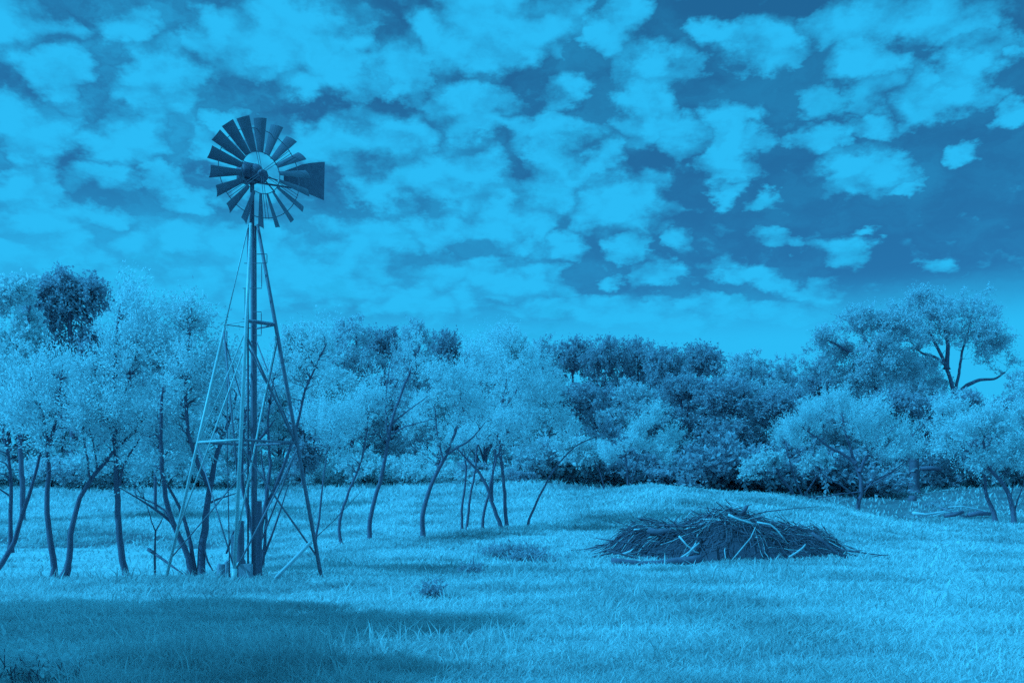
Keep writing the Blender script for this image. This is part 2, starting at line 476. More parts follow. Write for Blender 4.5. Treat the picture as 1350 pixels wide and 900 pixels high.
# --- the near trees round the pond and on the slope
px_tree('young_tree', 25.5, [[(-14, 762), (4, 743), (18, 716), (32, 672), (46, 628), (54, 598), (58, 560)],
        {'p': [(14, 728), (13, 690), (15, 640), (12, 600), (4, 570), (-6, 530)], 'r': (0.06, 0.02)}],
        [(0, 500, 48, 70), (30, 540, 36, 40), (-40, 560, 50, 60)], 150, 'willow', 'leaf_mid',
        'young tree whose curved stem leans in low over the pond edge, cut by the frame', r=0.09, seed=1)
px_tree('young_tree', 25, [[(70, 768), (73, 742), (67, 714), (62, 684), (64, 640), (64, 592), (60, 560), (50, 530), (40, 500)],
        {'p': [(64, 590), (72, 560), (78, 520), (84, 480)], 'r': (0.05, 0.015)}],
        [(60, 510, 50, 60), (85, 505, 38, 40), (35, 560, 44, 40), (110, 550, 26, 40), (70, 590, 40, 30, .6)], 210, 'plume', 'leaf_bright',
        'slim tree with an S-bent trunk, beside the trunk forking from the same spot', r=0.1, seed=2)
px_tree('young_tree', 24.8, [[(79, 768), (88, 750), (92, 738), (94, 705), (99, 675), (109, 650), (120, 630), (140, 606), (165, 580), (188, 556)],
        {'p': [(92, 742), (91, 755), (91, 768)], 'r': (0.035, 0.03), 'off': 0.0},
        {'p': [(119, 632), (114, 600), (108, 572), (104, 550)], 'r': (0.03, 0.01)},
        {'p': [(128, 620), (126, 590), (116, 560)], 'r': (0.025, 0.01)}],
        [(160, 545, 44, 40), (118, 540, 38, 40), (190, 545, 28, 34), (130, 600, 36, 26, .6)], 150, 'willow', 'leaf_bright',
        'slim tree sweeping up to one side beside the pond, a broken prop at its foot', r=0.1, seed=3)
px_tree('plume_tree', 25, [[(169, 768), (164, 748), (159, 722), (156, 690), (155, 650), (153, 610), (152, 560), (150, 510), (152, 450), (158, 405)],
        {'p': [(156, 650), (161, 615), (168, 600), (182, 585), (190, 566)], 'r': (0.04, 0.012)},
        {'p': [(154, 600), (144, 560), (130, 520), (122, 470)], 'r': (0.035, 0.01)},
        {'p': [(152, 560), (165, 520), (178, 470), (186, 420)], 'r': (0.035, 0.01)}],
        [(155, 450, 48, 56), (180, 480, 42, 62), (130, 510, 32, 40), (170, 410, 28, 26), (150, 560, 44, 40), (122, 500, 14, 30), (165, 610, 36, 28, .5)], 330, 'plume', 'leaf_bright',
        'tall straight tree with upright feathery plumes, alone on the near pond bank', r=0.105, seed=4)
px_tree('forked_tree', 24.6, [[(265, 762), (266, 725), (271, 690), (274, 662), (279, 630), (285, 598), (293, 578), (303, 556), (312, 520)],
        {'p': [(253, 760), (250, 735), (240, 712), (224, 684), (218, 655), (216, 630), (214, 600), (212, 565), (214, 520)], 'r': (0.08, 0.03), 'off': -0.4},
        {'p': [(258, 760), (252, 722), (246, 690), (236, 664), (222, 640)], 'r': (0.06, 0.03), 'off': 0.5},
        {'p': [(277, 640), (264, 620), (254, 596), (247, 560), (243, 510), (250, 440), (252, 405)], 'r': (0.06, 0.015)},
        {'p': [(228, 690), (212, 674), (196, 664), (170, 650), (160, 644)], 'r': (0.04, 0.01), 'off': -0.6},
        {'p': [(224, 684), (210, 665), (190, 655), (178, 652)], 'r': (0.03, 0.01), 'off': 0.4},
        {'p': [(278, 662), (292, 655), (312, 648)], 'r': (0.03, 0.01)},
        {'p': [(268, 720), (272, 735), (280, 752)], 'r': (0.03, 0.02)}],
        [(232, 500, 44, 62), (262, 480, 38, 60), (215, 560, 36, 40), (252, 425, 24, 36, 1.8), (290, 530, 30, 50), (205, 470, 26, 40), (245, 590, 44, 34, .6), (190, 620, 30, 24, .5)], 300, 'soft', 'leaf_mid',
        'many-stemmed dark tree behind the left legs of the windmill', r=0.125, seed=5)
px_tree('forked_tree', 27.5, [[(346, 758), (343, 728), (341, 700), (350, 670), (364, 640), (378, 604), (392, 560), (404, 505), (430, 455)],
        {'p': [(340, 715), (330, 690), (322, 650), (318, 600), (322, 560), (330, 510)], 'r': (0.07, 0.02)},
        {'p': [(342, 705), (352, 655), (357, 610), (352, 560), (360, 500)], 'r': (0.06, 0.015)},
        {'p': [(344, 740), (352, 722), (362, 700), (380, 640)], 'r': (0.04, 0.012)},
        {'p': [(344, 752), (352, 700), (350, 640), (344, 590)], 'r': (0.05, 0.015)}],
        [(345, 500, 40, 50), (395, 470, 42, 42), (320, 530, 30, 40), (420, 450, 30, 30)], 120, 'willow', 'leaf_mid',
        'thin-leaved tree fanning out right behind the windmill centre pole', r=0.08, seed=6, bare=0.3)
px_tree('slender_tree', 36, [[(415, 728), (418, 700), (422, 670), (426, 640), (428, 612), (432, 585)]],
        [(425, 572, 34, 30), (410, 560, 22, 26), (440, 545, 26, 24)], 110, 'plume', 'leaf_bright',
        'small bright tree with a thin trunk just past the right windmill leg', r=0.06, seed=7)
px_tree('slender_tree', 37, [[(449, 718), (447, 692), (453, 664), (466, 634), (477, 608), (484, 570), (486, 530)]],
        [(455, 560, 34, 34), (478, 545, 30, 34), (450, 590, 26, 20)], 170, 'plume', 'leaf_bright',
        'bright bushy-crowned tree whose slender trunk bows out low down', r=0.075, seed=8)
px_tree('slender_tree', 38, [[(487, 711), (487, 688), (493, 660), (504, 626), (511, 590), (515, 562), (524, 532), (540, 490), (556, 448)],
        {'p': [(514, 572), (534, 562), (555, 556), (570, 552)], 'r': (0.035, 0.008)},
        {'p': [(517, 560), (530, 545), (552, 532), (566, 520)], 'r': (0.035, 0.008)},
        {'p': [(513, 580), (508, 545), (510, 500), (518, 470)], 'r': (0.04, 0.01)}],
        [(515, 510, 36, 42), (545, 470, 24, 34), (530, 550, 30, 26), (495, 550, 18, 28)], 100, 'willow', 'leaf_mid',
        'dark leaning trunk with long bare branches reaching past its thin crown', r=0.105, seed=9, bare=0.5, dead=0.8)
px_tree('slender_tree', 39, [[(558, 707), (556, 686), (558, 668), (566, 646), (576, 622), (588, 600), (598, 578), (606, 545), (608, 510)],
        {'p': [(588, 600), (606, 588), (626, 576), (640, 556)], 'r': (0.05, 0.012)},
        {'p': [(584, 606), (576, 570), (572, 530)], 'r': (0.04, 0.012)}],
        [(590, 500, 42, 46), (625, 470, 34, 36), (565, 540, 30, 34), (615, 540, 34, 34), (575, 590, 22, 20)], 260, 'soft', 'leaf_bright',
        'broad pale-crowned tree on a kinked trunk, standing apart on the slope', r=0.12, seed=10)
px_tree('slender_tree', 42, [[(609, 702), (609, 680), (611, 650), (615, 625), (613, 600), (606, 570), (600, 540)]],
        [(620, 560, 24, 30), (605, 520, 24, 30)], 60, 'soft', 'leaf_bright',
        'thin straight pole-like tree, first of the close-set pair of stems', r=0.07, seed=11)
px_tree('slender_tree', 42.4, [[(616, 701), (617, 680), (620, 652), (626, 626), (628, 600), (632, 560), (640, 520)]],
        [(640, 520, 26, 34), (650, 480, 24, 26)], 70, 'soft', 'leaf_bright',
        'thin straight pole-like tree, second of the close-set pair of stems', r=0.07, seed=12)
px_tree('slender_tree', 41.5, [[(635, 698), (638, 676), (644, 650), (651, 618), (654, 585), (660, 540), (668, 500)]],
        [(668, 500, 30, 36), (690, 470, 28, 30), (660, 450, 26, 26)], 120, 'soft', 'leaf_bright',
        'slender tree leaning to cross the stem of its neighbour low on the slope', r=0.075, seed=13)
px_tree('slender_tree', 41, [[(661, 695), (654, 678), (648, 660), (642, 640), (632, 622), (616, 606), (602, 590)],
        {'p': [(648, 660), (648, 630), (656, 600), (668, 570)], 'r': (0.06, 0.02)}],
        [(650, 570, 36, 30), (678, 555, 30, 30), (605, 578, 22, 18)], 120, 'soft', 'leaf_bright',
        'dark slanting trunk with a long side limb low across its neighbours', r=0.11, seed=14)
px_tree('slender_tree', 41.8, [[(668, 694), (666, 670), (665, 640), (661, 610), (658, 580), (664, 540), (690, 500)]],
        [(700, 530, 34, 40), (725, 510, 28, 36), (690, 580, 34, 26), (735, 555, 24, 30)], 210, 'soft', 'leaf_mid',
        'upright dark trunk at the end of the close row, with a wide hanging crown', r=0.1, seed=15)
px_tree('arched_tree', 42, [[(695, 691), (702, 674), (711, 654), (722, 632), (736, 610), (754, 592), (772, 580), (786, 575), (796, 573)]],
        [(800, 571, 13, 8)], 16, 'scrub', 'leaf_dark',
        'bare trunk arching over in a long bow with one tuft at its tip', r=0.065, seed=16, bare=0.2, bark='bark')
# --- shrubs and small trees beyond the crest of the mound
px_tree('shrub', 66, [[(828, 640), (826, 610), (820, 580), (816, 560)], [(829, 638), (840, 610), (850, 580)], [(830, 638), (848, 624), (858, 612)]],
        [(830, 585, 34, 30), (865, 590, 34, 28), (885, 575, 20, 18), (800, 595, 26, 22), (855, 555, 24, 18)], 230, 'plume', 'leaf_bright',
        'wide bright shrub with spiky sprays, beyond the crest of the grassy mound', cat='shrub', r=0.08, seed=17, lsize=1.5)
px_tree('shrub', 68, [[(796, 638), (790, 618), (778, 600)]],
        [(775, 590, 26, 26), (755, 600, 22, 24), (745, 575, 20, 20)], 110, 'scrub', 'leaf_mid',
        'loose greyer shrub next to the wide spiky one beyond the mound', cat='shrub', r=0.07, seed=18)
px_tree('shrub', 62, [[(1048, 652), (1034, 636), (1020, 612), (1008, 592)], [(1058, 655), (1048, 632), (1040, 604), (1036, 580)], [(1060, 655), (1075, 630), (1090, 610)]],
        [(1008, 608, 26, 22), (1060, 575, 26, 24), (990, 622, 18, 12), (1080, 610, 26, 16)], 120, 'scrub', 'leaf_mid',
        'low ragged tree of bare slanting stems, crouched behind the mound', cat='tree', r=0.11, seed=19, bare=0.35)
px_tree('spreading_tree', 55, [[(1130, 668), (1136, 650), (1136, 634), (1131, 618), (1124, 600), (1116, 575), (1110, 550), (1108, 530)],
        {'p': [(1133, 622), (1140, 604), (1152, 590), (1165, 580), (1180, 560)], 'r': (0.1, 0.03)},
        {'p': [(1128, 610), (1112, 598), (1096, 592), (1078, 578), (1060, 565)], 'r': (0.09, 0.03)},
        {'p': [(1137, 648), (1110, 650), (1080, 656), (1060, 654)], 'r': (0.05, 0.012)},
        {'p': [(1138, 645), (1160, 632), (1185, 618), (1200, 606)], 'r': (0.05, 0.012)},
        {'p': [(1136, 652), (1150, 636), (1156, 622)], 'r': (0.04, 0.012)}, {'p': [(1134, 660), (1112, 640), (1092, 632), (1070, 610)], 'r': (0.05, 0.015), 'off': -1.0},
        {'p': [(1137, 640), (1165, 628), (1190, 612), (1208, 596)], 'r': (0.045, 0.012), 'off': 1.0}],
        [(1070, 555, 36, 28), (1110, 535, 34, 24), (1150, 545, 40, 30), (1185, 565, 26, 26), (1140, 580, 40, 22), (1050, 575, 30, 26), (1200, 590, 24, 22), (1165, 600, 34, 20, .6)], 360, 'plume', 'leaf_bright',
        'spreading pale tree with forked dark trunk at the end of the grassy mound', r=0.125, seed=20, lsize=1.25, bare=0.12, dead=0.5)
px_tree('spreading_tree', 50, [[(1337, 678), (1333, 660), (1328, 645), (1316, 630), (1303, 616), (1288, 604), (1272, 592), (1262, 584)],
        {'p': [(1306, 618), (1298, 600), (1296, 575), (1300, 550)], 'r': (0.07, 0.02)},
        {'p': [(1337, 676), (1345, 650), (1352, 630)], 'r': (0.05, 0.015)},
        {'p': [(1336, 676), (1332, 650), (1338, 634)], 'r': (0.04, 0.012)}],
        [(1275, 570, 40, 30), (1310, 555, 34, 32), (1250, 585, 24, 20), (1335, 600, 30, 26), (1290, 600, 30, 18)], 300, 'soft', 'leaf_bright',
        'pale tree whose long trunk slants over low grass near the driftwood', r=0.14, seed=21, lsize=1.3)
px_tree('spreading_tree', 51, [[(1312, 675), (1304, 664), (1300, 650), (1298, 625), (1294, 600)], {'p': [(1306, 670), (1296, 640), (1288, 620)], 'r': (0.04, 0.012)}],
        [(1245, 555, 26, 26), (1268, 545, 26, 22)], 60, 'soft', 'leaf_bright',
        'short upright stem with a swollen foot beside the slanting trunk', r=0.13, seed=22, lsize=1.3)
px_tree('spreading_tree', 54, [[(1372, 682), (1366, 640), (1358, 600), (1350, 560)]],
        [(1350, 540, 30, 36), (1340, 580, 26, 30), (1385, 560, 40, 50)], 190, 'soft', 'leaf_bright',
        'pale dense tree cut by the frame above the slanting trunk', r=0.14, seed=23, lsize=1.3)
# --- larger trees at the left, behind the pond trees
px_tree('tall_tree', 55, [[(30, 690), (30, 640), (26, 580), (28, 520), (34, 450), (40, 400)], [(28, 560), (0, 500), (-20, 450)], [(28, 540), (60, 480), (75, 440)]],
        [(10, 400, 44, 40), (-30, 440, 46, 60), (36, 450, 30, 50), (10, 480, 46, 50), (28, 385, 22, 22), (20, 540, 60, 40)], 420, 'scrub', 'leaf_mid',
        'tall light-leaved tree rising over the near pond trees, cut by the frame', r=0.16, seed=24, lsize=1.25)
px_tree('dark_oak', 78, [[(98, 650), (98, 580), (95, 500), (92, 430), (92, 390)], [(95, 500), (115, 440), (122, 400)], [(96, 520), (70, 460), (66, 410)]],
        [(85, 385, 30, 26), (110, 385, 24, 22), (90, 425, 34, 34), (75, 470, 32, 40), (110, 470, 34, 50), (100, 540, 40, 40), (128, 520, 24, 50), (60, 400, 26, 30), (100, 400, 40, 40)], 620, 'oak', 'leaf_dark',
        'dense dark oak showing between the feathery trees left of the windmill', r=0.4, seed=25, bark='bark', clump=(2, .7, .9))
px_tree('scrub_tree', 60, [[(205, 690), (205, 630), (210, 570), (214, 520), (218, 450)], [(208, 600), (235, 540), (262, 480)]],
        [(200, 450, 30, 36), (235, 470, 36, 50), (190, 540, 44, 54), (245, 560, 44, 54), (270, 500, 30, 44)], 340, 'scrub', 'leaf_mid',
        'grey-leaved tree filling the gap behind the many-stemmed tree', r=0.11, seed=26, lsize=1.2)
px_tree('dark_cedar', 76, [[(400, 645), (400, 610), (399, 575), (398, 545)]],
        [(402, 600, 16, 20), (396, 560, 13, 26), (410, 590, 15, 11), (408, 545, 7, 12)], 190, 'cedar', 'leaf_dark',
        'small near-black cedar at the wood edge beside the right windmill leg', r=0.2, seed=27, dens=1.8, bark='bark')
# --- the big oaks on the skyline
px_tree('great_oak', 104, [[(1256, 610), (1257, 560), (1258, 520), (1252, 496), (1242, 470), (1226, 440), (1206, 420), (1186, 408)],
        {'p': [(1258, 520), (1264, 494), (1268, 465), (1278, 430), (1284, 405)], 'r': (0.17, 0.05)},
        {'p': [(1260, 522), (1274, 508), (1292, 500), (1312, 500), (1325, 490)], 'r': (0.26, 0.06)},
        {'p': [(1246, 480), (1232, 470), (1216, 466), (1200, 450)], 'r': (0.18, 0.05)},
        {'p': [(1248, 486), (1250, 455), (1244, 425), (1246, 395)], 'r': (0.25, 0.06)}],
        [(1195, 425, 40, 26), (1200, 480, 40, 24), (1165, 475, 34, 22), (1240, 425, 34, 22), (1238, 405, 40, 24), (1276, 405, 26, 24), (1302, 432, 34, 28), (1312, 455, 20, 18), (1215, 450, 20, 14), (1260, 440, 26, 20), (1290, 470, 22, 14), (1180, 445, 20, 18), (1320, 490, 18, 10), (1222, 478, 22, 12), (1195, 470, 20, 14), (1300, 455, 24, 14), (1245, 500, 24, 10), (1335, 470, 16, 10), (1280, 440, 14, 10), (1220, 400, 30, 16), (1300, 400, 22, 16), (1185, 410, 20, 14)], 820, 'oak', 'leaf_oak',
        'tallest oak on the skyline, open crown over dark forking limbs', r=0.3, seed=28, bark='bark', dens=0.8, lsize=0.72, dead=0.8, clump=(4, .5, .8), thick=.45)
px_tree('great_oak', 100, [[(1158, 610), (1158, 560), (1156, 520), (1152, 480), (1142, 450), (1132, 425)],
        {'p': [(1156, 500), (1172, 480), (1184, 465)], 'r': (0.18, 0.05)}, {'p': [(1153, 490), (1130, 470), (1105, 455), (1085, 445)], 'r': (0.25, 0.05)}],
        [(1180, 440, 36, 26), (1168, 420, 24, 18), (1130, 425, 30, 24), (1110, 485, 44, 26), (1150, 490, 44, 28), (1150, 455, 36, 26), (1085, 445, 22, 14), (1110, 460, 26, 18), (1180, 490, 34, 22), (1070, 462, 18, 12), (1140, 500, 40, 24)], 800, 'oak', 'leaf_oak',
        'oak with a side limb reaching out alone into the sky, beside the tallest oak', r=0.36, seed=29, bark='bark', dens=0.9, lsize=0.75, dead=.6, clump=(4, .5, .8), thick=.45)
px_tree('dark_oak', 84, [[(1205, 628), (1205, 608), (1206, 585), (1205, 560), (1200, 535)], {'p': [(1206, 608), (1211, 602), (1213, 596), (1218, 594)], 'r': (0.12, 0.06), 'off': 0.0}],
        [(1200, 535, 34, 22), (1240, 545, 36, 20), (1275, 535, 30, 16), (1170, 540, 26, 18)], 260, 'oak', 'leaf_dark',
        'shadowy oak with one thick straight trunk standing behind the pale spreading tree', r=0.52, seed=30, bark='dark_stick')

# --- the wood behind: a few kinds built once, then copied tree by tree
PROTO = []


def prototype(k, leaf, nlob, tall, kind='oak', n_att=420, dens=1.0):
    rng = np.random.default_rng(70 + k)
    H = 15.0; R = 5.0
    lean = rng.normal(0, 0.5, 2)
    stems = [([(0, 0, -0.5), (0.1, 0, 2), (lean[0] * .5, lean[1] * .5, 5), (lean[0], lean[1], 9), (lean[0] * 1.5, lean[1] * 1.5, 12.5)], 0.4, 0.06)]
    for i in range(6):
        a = i * 1.05 + rng.random(); z0 = 3.5 + 0.8 * i
        e = np.array([math.cos(a), math.sin(a)]) * (3.6 - 0.25 * i)
        stems.append(([(0.1, 0, z0), (e[0] * .5, e[1] * .5, z0 + 1.3), (e[0], e[1], z0 + 2.6)], 0.2, 0.05))
    C = []
    for i in range(nlob):
        a = rng.random() * 6.28; h = rng.random()
        rr = R * (0.7 - 0.45 * h ** 2) * (0.5 + 0.6 * rng.random())
        zz = 2.6 + (H - 4.4) * h
        q = 2.1 + 1.0 * rng.random()
        C.append(((math.cos(a) * rr, math.sin(a) * rr, zz), np.array([q, q, q * 0.62]), 1.0))
    C.append(((0, 0, H - 2.2), np.array([2.6, 2.6, 1.7]), 1.3))
    return make_tree('woodland_tree', (0, 0, 0), stems, C, n_att, kind, leaf, 'woodland tree', group='trees of the wood behind the meadow', seed=70 + k, dens=dens)


PROTO = [prototype(0, 'leaf_oak', 16, 1), prototype(1, 'leaf_mid', 15, 1), prototype(2, 'leaf_dark', 17, 1), prototype(3, 'leaf_oak', 13, 1, 'scrub', 380, 1.2), prototype(4, 'leaf_dark', 14, 1)]
USED = set()


def copy_thing(src):
    r = src.copy(); COL.objects.link(r)
    for ch in list(src.children):
        c = ch.copy(); c.parent = r; COL.objects.link(c)
    return r


def plant(k, u, vtop, halfw, d, rot, label):
    t = PROTO[k]
    if k in USED:
        t = copy_thing(t)
    USED.add(k)
    g = ground_point(u, d)
    top = EYE - (vtop - HV) / F * d
    if d < 91:      # wood-edge trees are leafy to the ground: their short boles stand in the dip behind the turf
        g = g - [0, 0, 1.6]
    t.location = (g[0], g[1], g[2]); t.rotation_euler = (0, 0, rot)
    if 690 < u < 1060:
        top += 10 / F * d
    sxy = halfw * 1.3 / F * d / 4.6; sz = (top - g[2]) / 15.0
    t.scale = (sxy, sxy, sz)
    t['label'] = label
    return t


WOOD = [  # kind, u, top row, half width, distance, turn, label
    (1, 405, 422, 42, 92, 0.3, 'grey rounded tree of the wood seen just right of the windmill top girt'),
    (0, 462, 408, 44, 100, 1.2, 'broad wood tree whose lumpy top makes the first rise right of the windmill'),
    (2, 505, 428, 38, 108, 2.0, 'dark shaded tree tucked behind the broad one right of the windmill'),
    (0, 548, 412, 32, 98, 2.9, 'narrow wood tree with a knobbly top standing above the gap of sky'),
    (4, 585, 432, 30, 112, 0.8, 'small dark tree far back, low in the skyline notch'),
    (3, 628, 444, 36, 96, 4.0, 'pale wood tree behind the broad pale-crowned tree on the slope'),
    (1, 672, 424, 38, 94, 5.0, 'tall light wood tree peaking above the close row of thin trunks'),
    (0, 716, 446, 32, 104, 0.1, 'wood tree right behind the shoulder of the tall light one'),
    (2, 758, 452, 38, 112, 1.0, 'dark round wood tree behind the bow of the arching trunk'),
    (4, 800, 450, 36, 108, 2.4, 'very dark flat-topped wood tree above the spiky shrub'),
    (4, 842, 452, 30, 112, 3.3, 'wood tree with thin twigs poking from its top above the spiky shrub'),
    (2, 876, 462, 34, 106, 4.1, 'dark wood tree dipping in the skyline beyond the mound crest'),
    (2, 926, 458, 34, 110, 5.2, 'round-headed wood tree at the middle of the dip in the skyline'),
    (0, 984, 466, 44, 102, 0.6, 'big dome of a wood tree above the brush pile'),
    (3, 1038, 470, 36, 104, 1.5, 'smaller wood tree between the big dome and the skyline oaks'),
    (2, 1085, 485, 40, 112, 2.2, 'dark wood tree below the side limb of the skyline oak'),
    (1, 700, 505, 42, 84, 2.7, 'low light tree at the wood edge behind the thin trunks'),
    (2, 760, 510, 46, 86, 3.9, 'bushy wood-edge tree behind the tip of the arching trunk'),
    (0, 832, 505, 44, 90, 4.5, 'lighter wood-edge tree right over the wide spiky shrub'),
    (2, 905, 500, 44, 92, 5.6, 'dark heavy wood-edge tree left of the big dome'),
    (4, 955, 505, 50, 88, 0.9, 'darkest wood-edge tree straight above the brush pile'),
    (2, 1030, 520, 46, 86, 1.9, 'dark wood-edge tree behind the low ragged tree'),
    (0, 1100, 508, 44, 90, 3.0, 'mid-dark wood-edge tree filling in behind the pale spreading tree'),
    (3, 1345, 476, 30, 98, 3.6, 'wood tree cut by the frame beyond the tallest oak'),
    (2, 1330, 520, 40, 88, 4.4, 'dark low wood tree under the outer limb of the tallest oak'),
    (0, 1225, 520, 40, 94, 5.1, 'dim wood tree under the foot of the tallest oak'),
    (1, 445, 480, 44, 84, 5.9, 'light wood-edge tree behind the bright bushy-crowned tree'),
    (0, 515, 500, 40, 86, 0.4, 'wood-edge tree behind the trunk with long bare branches'),
    (1, 580, 505, 40, 82, 1.4, 'light wood-edge tree behind the kinked trunk'),
    (3, 640, 520, 36, 84, 2.1, 'light wood-edge tree behind the close-set pair of stems'),
    (3, 335, 470, 44, 78, 2.6, 'pale tree on the far slope behind the windmill tower'),
    (1, 285, 455, 40, 82, 3.5, 'grey tree on the far slope behind the left windmill leg'),
    (0, 160, 440, 44, 92, 4.7, 'shaded tree far behind the tall plumed tree'),
    (1, -10, 470, 60, 84, 5.5, 'far tree behind the low leaning pond tree, cut by the frame'),
    (3, 120, 520, 44, 76, 0.7, 'low pale tree beyond the pond below the dense dark oak'),
    (0, 1180, 480, 40, 116, 1.7, 'far wood tree filling the space between the two skyline oaks'),
    (3, 20, 505, 46, 84, 1.1, 'grey-leaved far tree over the pond slope behind the low leaning pond tree'),
    (1, 85, 520, 44, 86, 2.8, 'far slope tree seen between the S-bent trunk and its forking neighbour'),
    (3, 205, 500, 44, 84, 3.7, 'far slope tree behind the many-stemmed dark tree'),
    (1, 250, 520, 40, 86, 4.3, 'lower far slope tree beside the left windmill legs'),
    (1, 310, 510, 36, 85, 5.3, 'far slope tree framed by the lower panels of the windmill tower'),
    (1, 370, 500, 40, 86, 0.9, 'light far slope tree just behind the small near-black cedar'),
    (0, 1215, 462, 34, 112, 2.2, 'wood tree closing the gap right below the crown of the tallest oak'),
    (3, 1270, 505, 34, 98, 0.6, 'low bushy wood tree at the very foot of the tallest oak'),
    (0, 1140, 470, 36, 114, 3.4, 'wood tree closing the gap under the crown of the oak with the reaching limb'),
    (4, 660, 470, 60, 124, 0.2, 'shaded tree deep in the wood behind the tall light one'),
    (2, 560, 470, 60, 126, 2.3, 'shaded tree deep in the wood behind the narrow knobbly one'),
    (4, 870, 490, 60, 126, 3.1, 'shaded tree deep in the wood behind the dip in the skyline'),
    (4, 1010, 490, 60, 126, 4.9, 'shaded tree deep in the wood behind the big dome'),
]
for a in WOOD:
    plant(*a)

# low bushes that close the foot of the wood
rngb = np.random.default_rng(5)
BPROTO = []
for k, lf in enumerate(('leaf_dark', 'leaf_oak', 'leaf_mid')):
    C = [((rngb.normal(0, 1.0), rngb.normal(0, 0.8), 0.9 + 0.7 * rngb.random()), np.array([0.9, 0.9, 0.7]), 1.0) for _ in range(7)]
    st = [([(0, 0, -0.2), (math.cos(a) * .5, math.sin(a) * .5, .8), (math.cos(a), math.sin(a), 1.4)], 0.05, 0.02) for a in (0, 1.5, 3.0, 4.5)]
    BPROTO.append(make_tree('bush', (0, 0, 0), st, C, 110, 'scrub', lf, 'low leafy bush at the foot of the wood behind the meadow', cat='bush', group='low bushes at the foot of the wood', seed=90 + k, lsize=1.2))
first = [True, True, True]
for i, u in enumerate(np.concatenate([np.linspace(-60, 690, 24), np.linspace(700, 1000, 14), np.linspace(1010, 1340, 12)])):
    d = (76 + 3 * rngb.random()) if u < 700 else 81 + 5 * rngb.random() + (0 if u < 1000 else 4); k = (2 if rngb.random() < .7 else 1) if u < 640 else (0 if 860 < u < 1000 or rngb.random() < .5 else 1)
    b_ = BPROTO[k] if first[k] else copy_thing(BPROTO[k]); first[k] = False
    uu = u + rngb.normal(0, 14); gp = ground_point(uu, d); s = (0.45 + 0.8 * rngb.random()) if u < 700 else 0.7 + 1.1 * rngb.random()
    b_.location = tuple(gp - np.array([0, 0, .5 * s])); b_.rotation_euler = (0, 0, rngb.random() * 6); b_.scale = (s * 1.3, s * 1.3, s * (0.9 + 0.4 * rngb.random()))

# trees standing outside the left of the frame, whose shade falls across the near grass
def shade_tree(x, y, h, rr, seed, label):
    z = float(zf(x, y)); rng = np.random.default_rng(seed)
    stems = [([(x, y, z - .2), (x + .1, y, z + h * .3), (x - .1, y + .1, z + h * .6), (x, y, z + h * .85)], 0.2, 0.04)]
    for i in range(5):
        a = i * 1.3; stems.append(([(x, y, z + h * (.3 + .08 * i)), (x + math.cos(a) * rr * .4, y + math.sin(a) * rr * .4, z + h * (.42 + .08 * i)), (x + math.cos(a) * rr * .8, y + math.sin(a) * rr * .8, z + h * (.5 + .08 * i))], 0.09, 0.02))
    C = [((x + rng.normal(0, rr * .4), y + rng.normal(0, rr * .3), z + h * (.22 + .68 * rng.random())), np.array([rr * .55, rr * .5, h * .14]), 1.0) for _ in range(13)]
    make_tree('shade_tree', (x, y, z), stems, C, 640, 'scrub', 'leaf_dark', label, seed=seed, lsize=1.6, dens=1.8)


shade_tree(-12.1, 12.7, 8.6, 2.9, 301, 'bushy tree left of the frame that shades the grass before the windmill')
shade_tree(-16.4, 11.6, 11.4, 2.9, 303, 'taller bushy tree outside the frame behind the first shade tree')
shade_tree(-12.5, 4.6, 9.5, 2.8, 304, 'round bushy tree added outside the frame to block sky light, level with the camera')  # added with the next two to block sky light over the near grass
shade_tree(-17.5, 7.0, 12.5, 3.2, 305, 'tallest bushy tree added outside the frame to block sky light, behind the round one')
shade_tree(-8.0, 0.5, 8.5, 2.6, 306, 'bushy tree added outside the frame to block sky light, just behind the camera')
shade_tree(-11.0, 10.5, 7.2, 2.3, 307, 'bushy tree outside the frame between the first shade tree and the nearest')
shade_tree(-8.9, 8.0, 5.4, 1.9, 302, 'small bushy tree outside the frame nearest the camera')

# ------------------------------------------------------------------ windmill
WB = ground_point(321, 23.0)
wmill = empty('windmill', WB, 'tall skeletal farm windmill with a many-bladed wheel on a tapering steel tower', 'windmill')
apex = at(333.5, 296, 23.0)
legs_px = {'left': (217, 767, 22.9), 'near': (308, 770, 21.6), 'right': (425, 760, 23.1), 'far': (337, 757, 24.6)}
foot = {k: at(*p) for k, p in legs_px.items()}
for k in foot:
    foot[k][2] = float(zf(foot[k][0], foot[k][1])) - 0.08
topoff = {'left': (-.10, 0, 0), 'near': (-.02, -.1, 0), 'right': (.1, 0, 0), 'far': (.02, .1, 0)}
head = {k: apex + np.array(topoff[k]) for k in foot}


def on_leg(k, v):
    """the point of a leg at the height that row v has at the tower's axis"""
    z = EYE - (v - HV) / F * 23.0
    t = (z - foot[k][2]) / (head[k][2] - foot[k][2])
    return foot[k] + (head[k] - foot[k]) * t


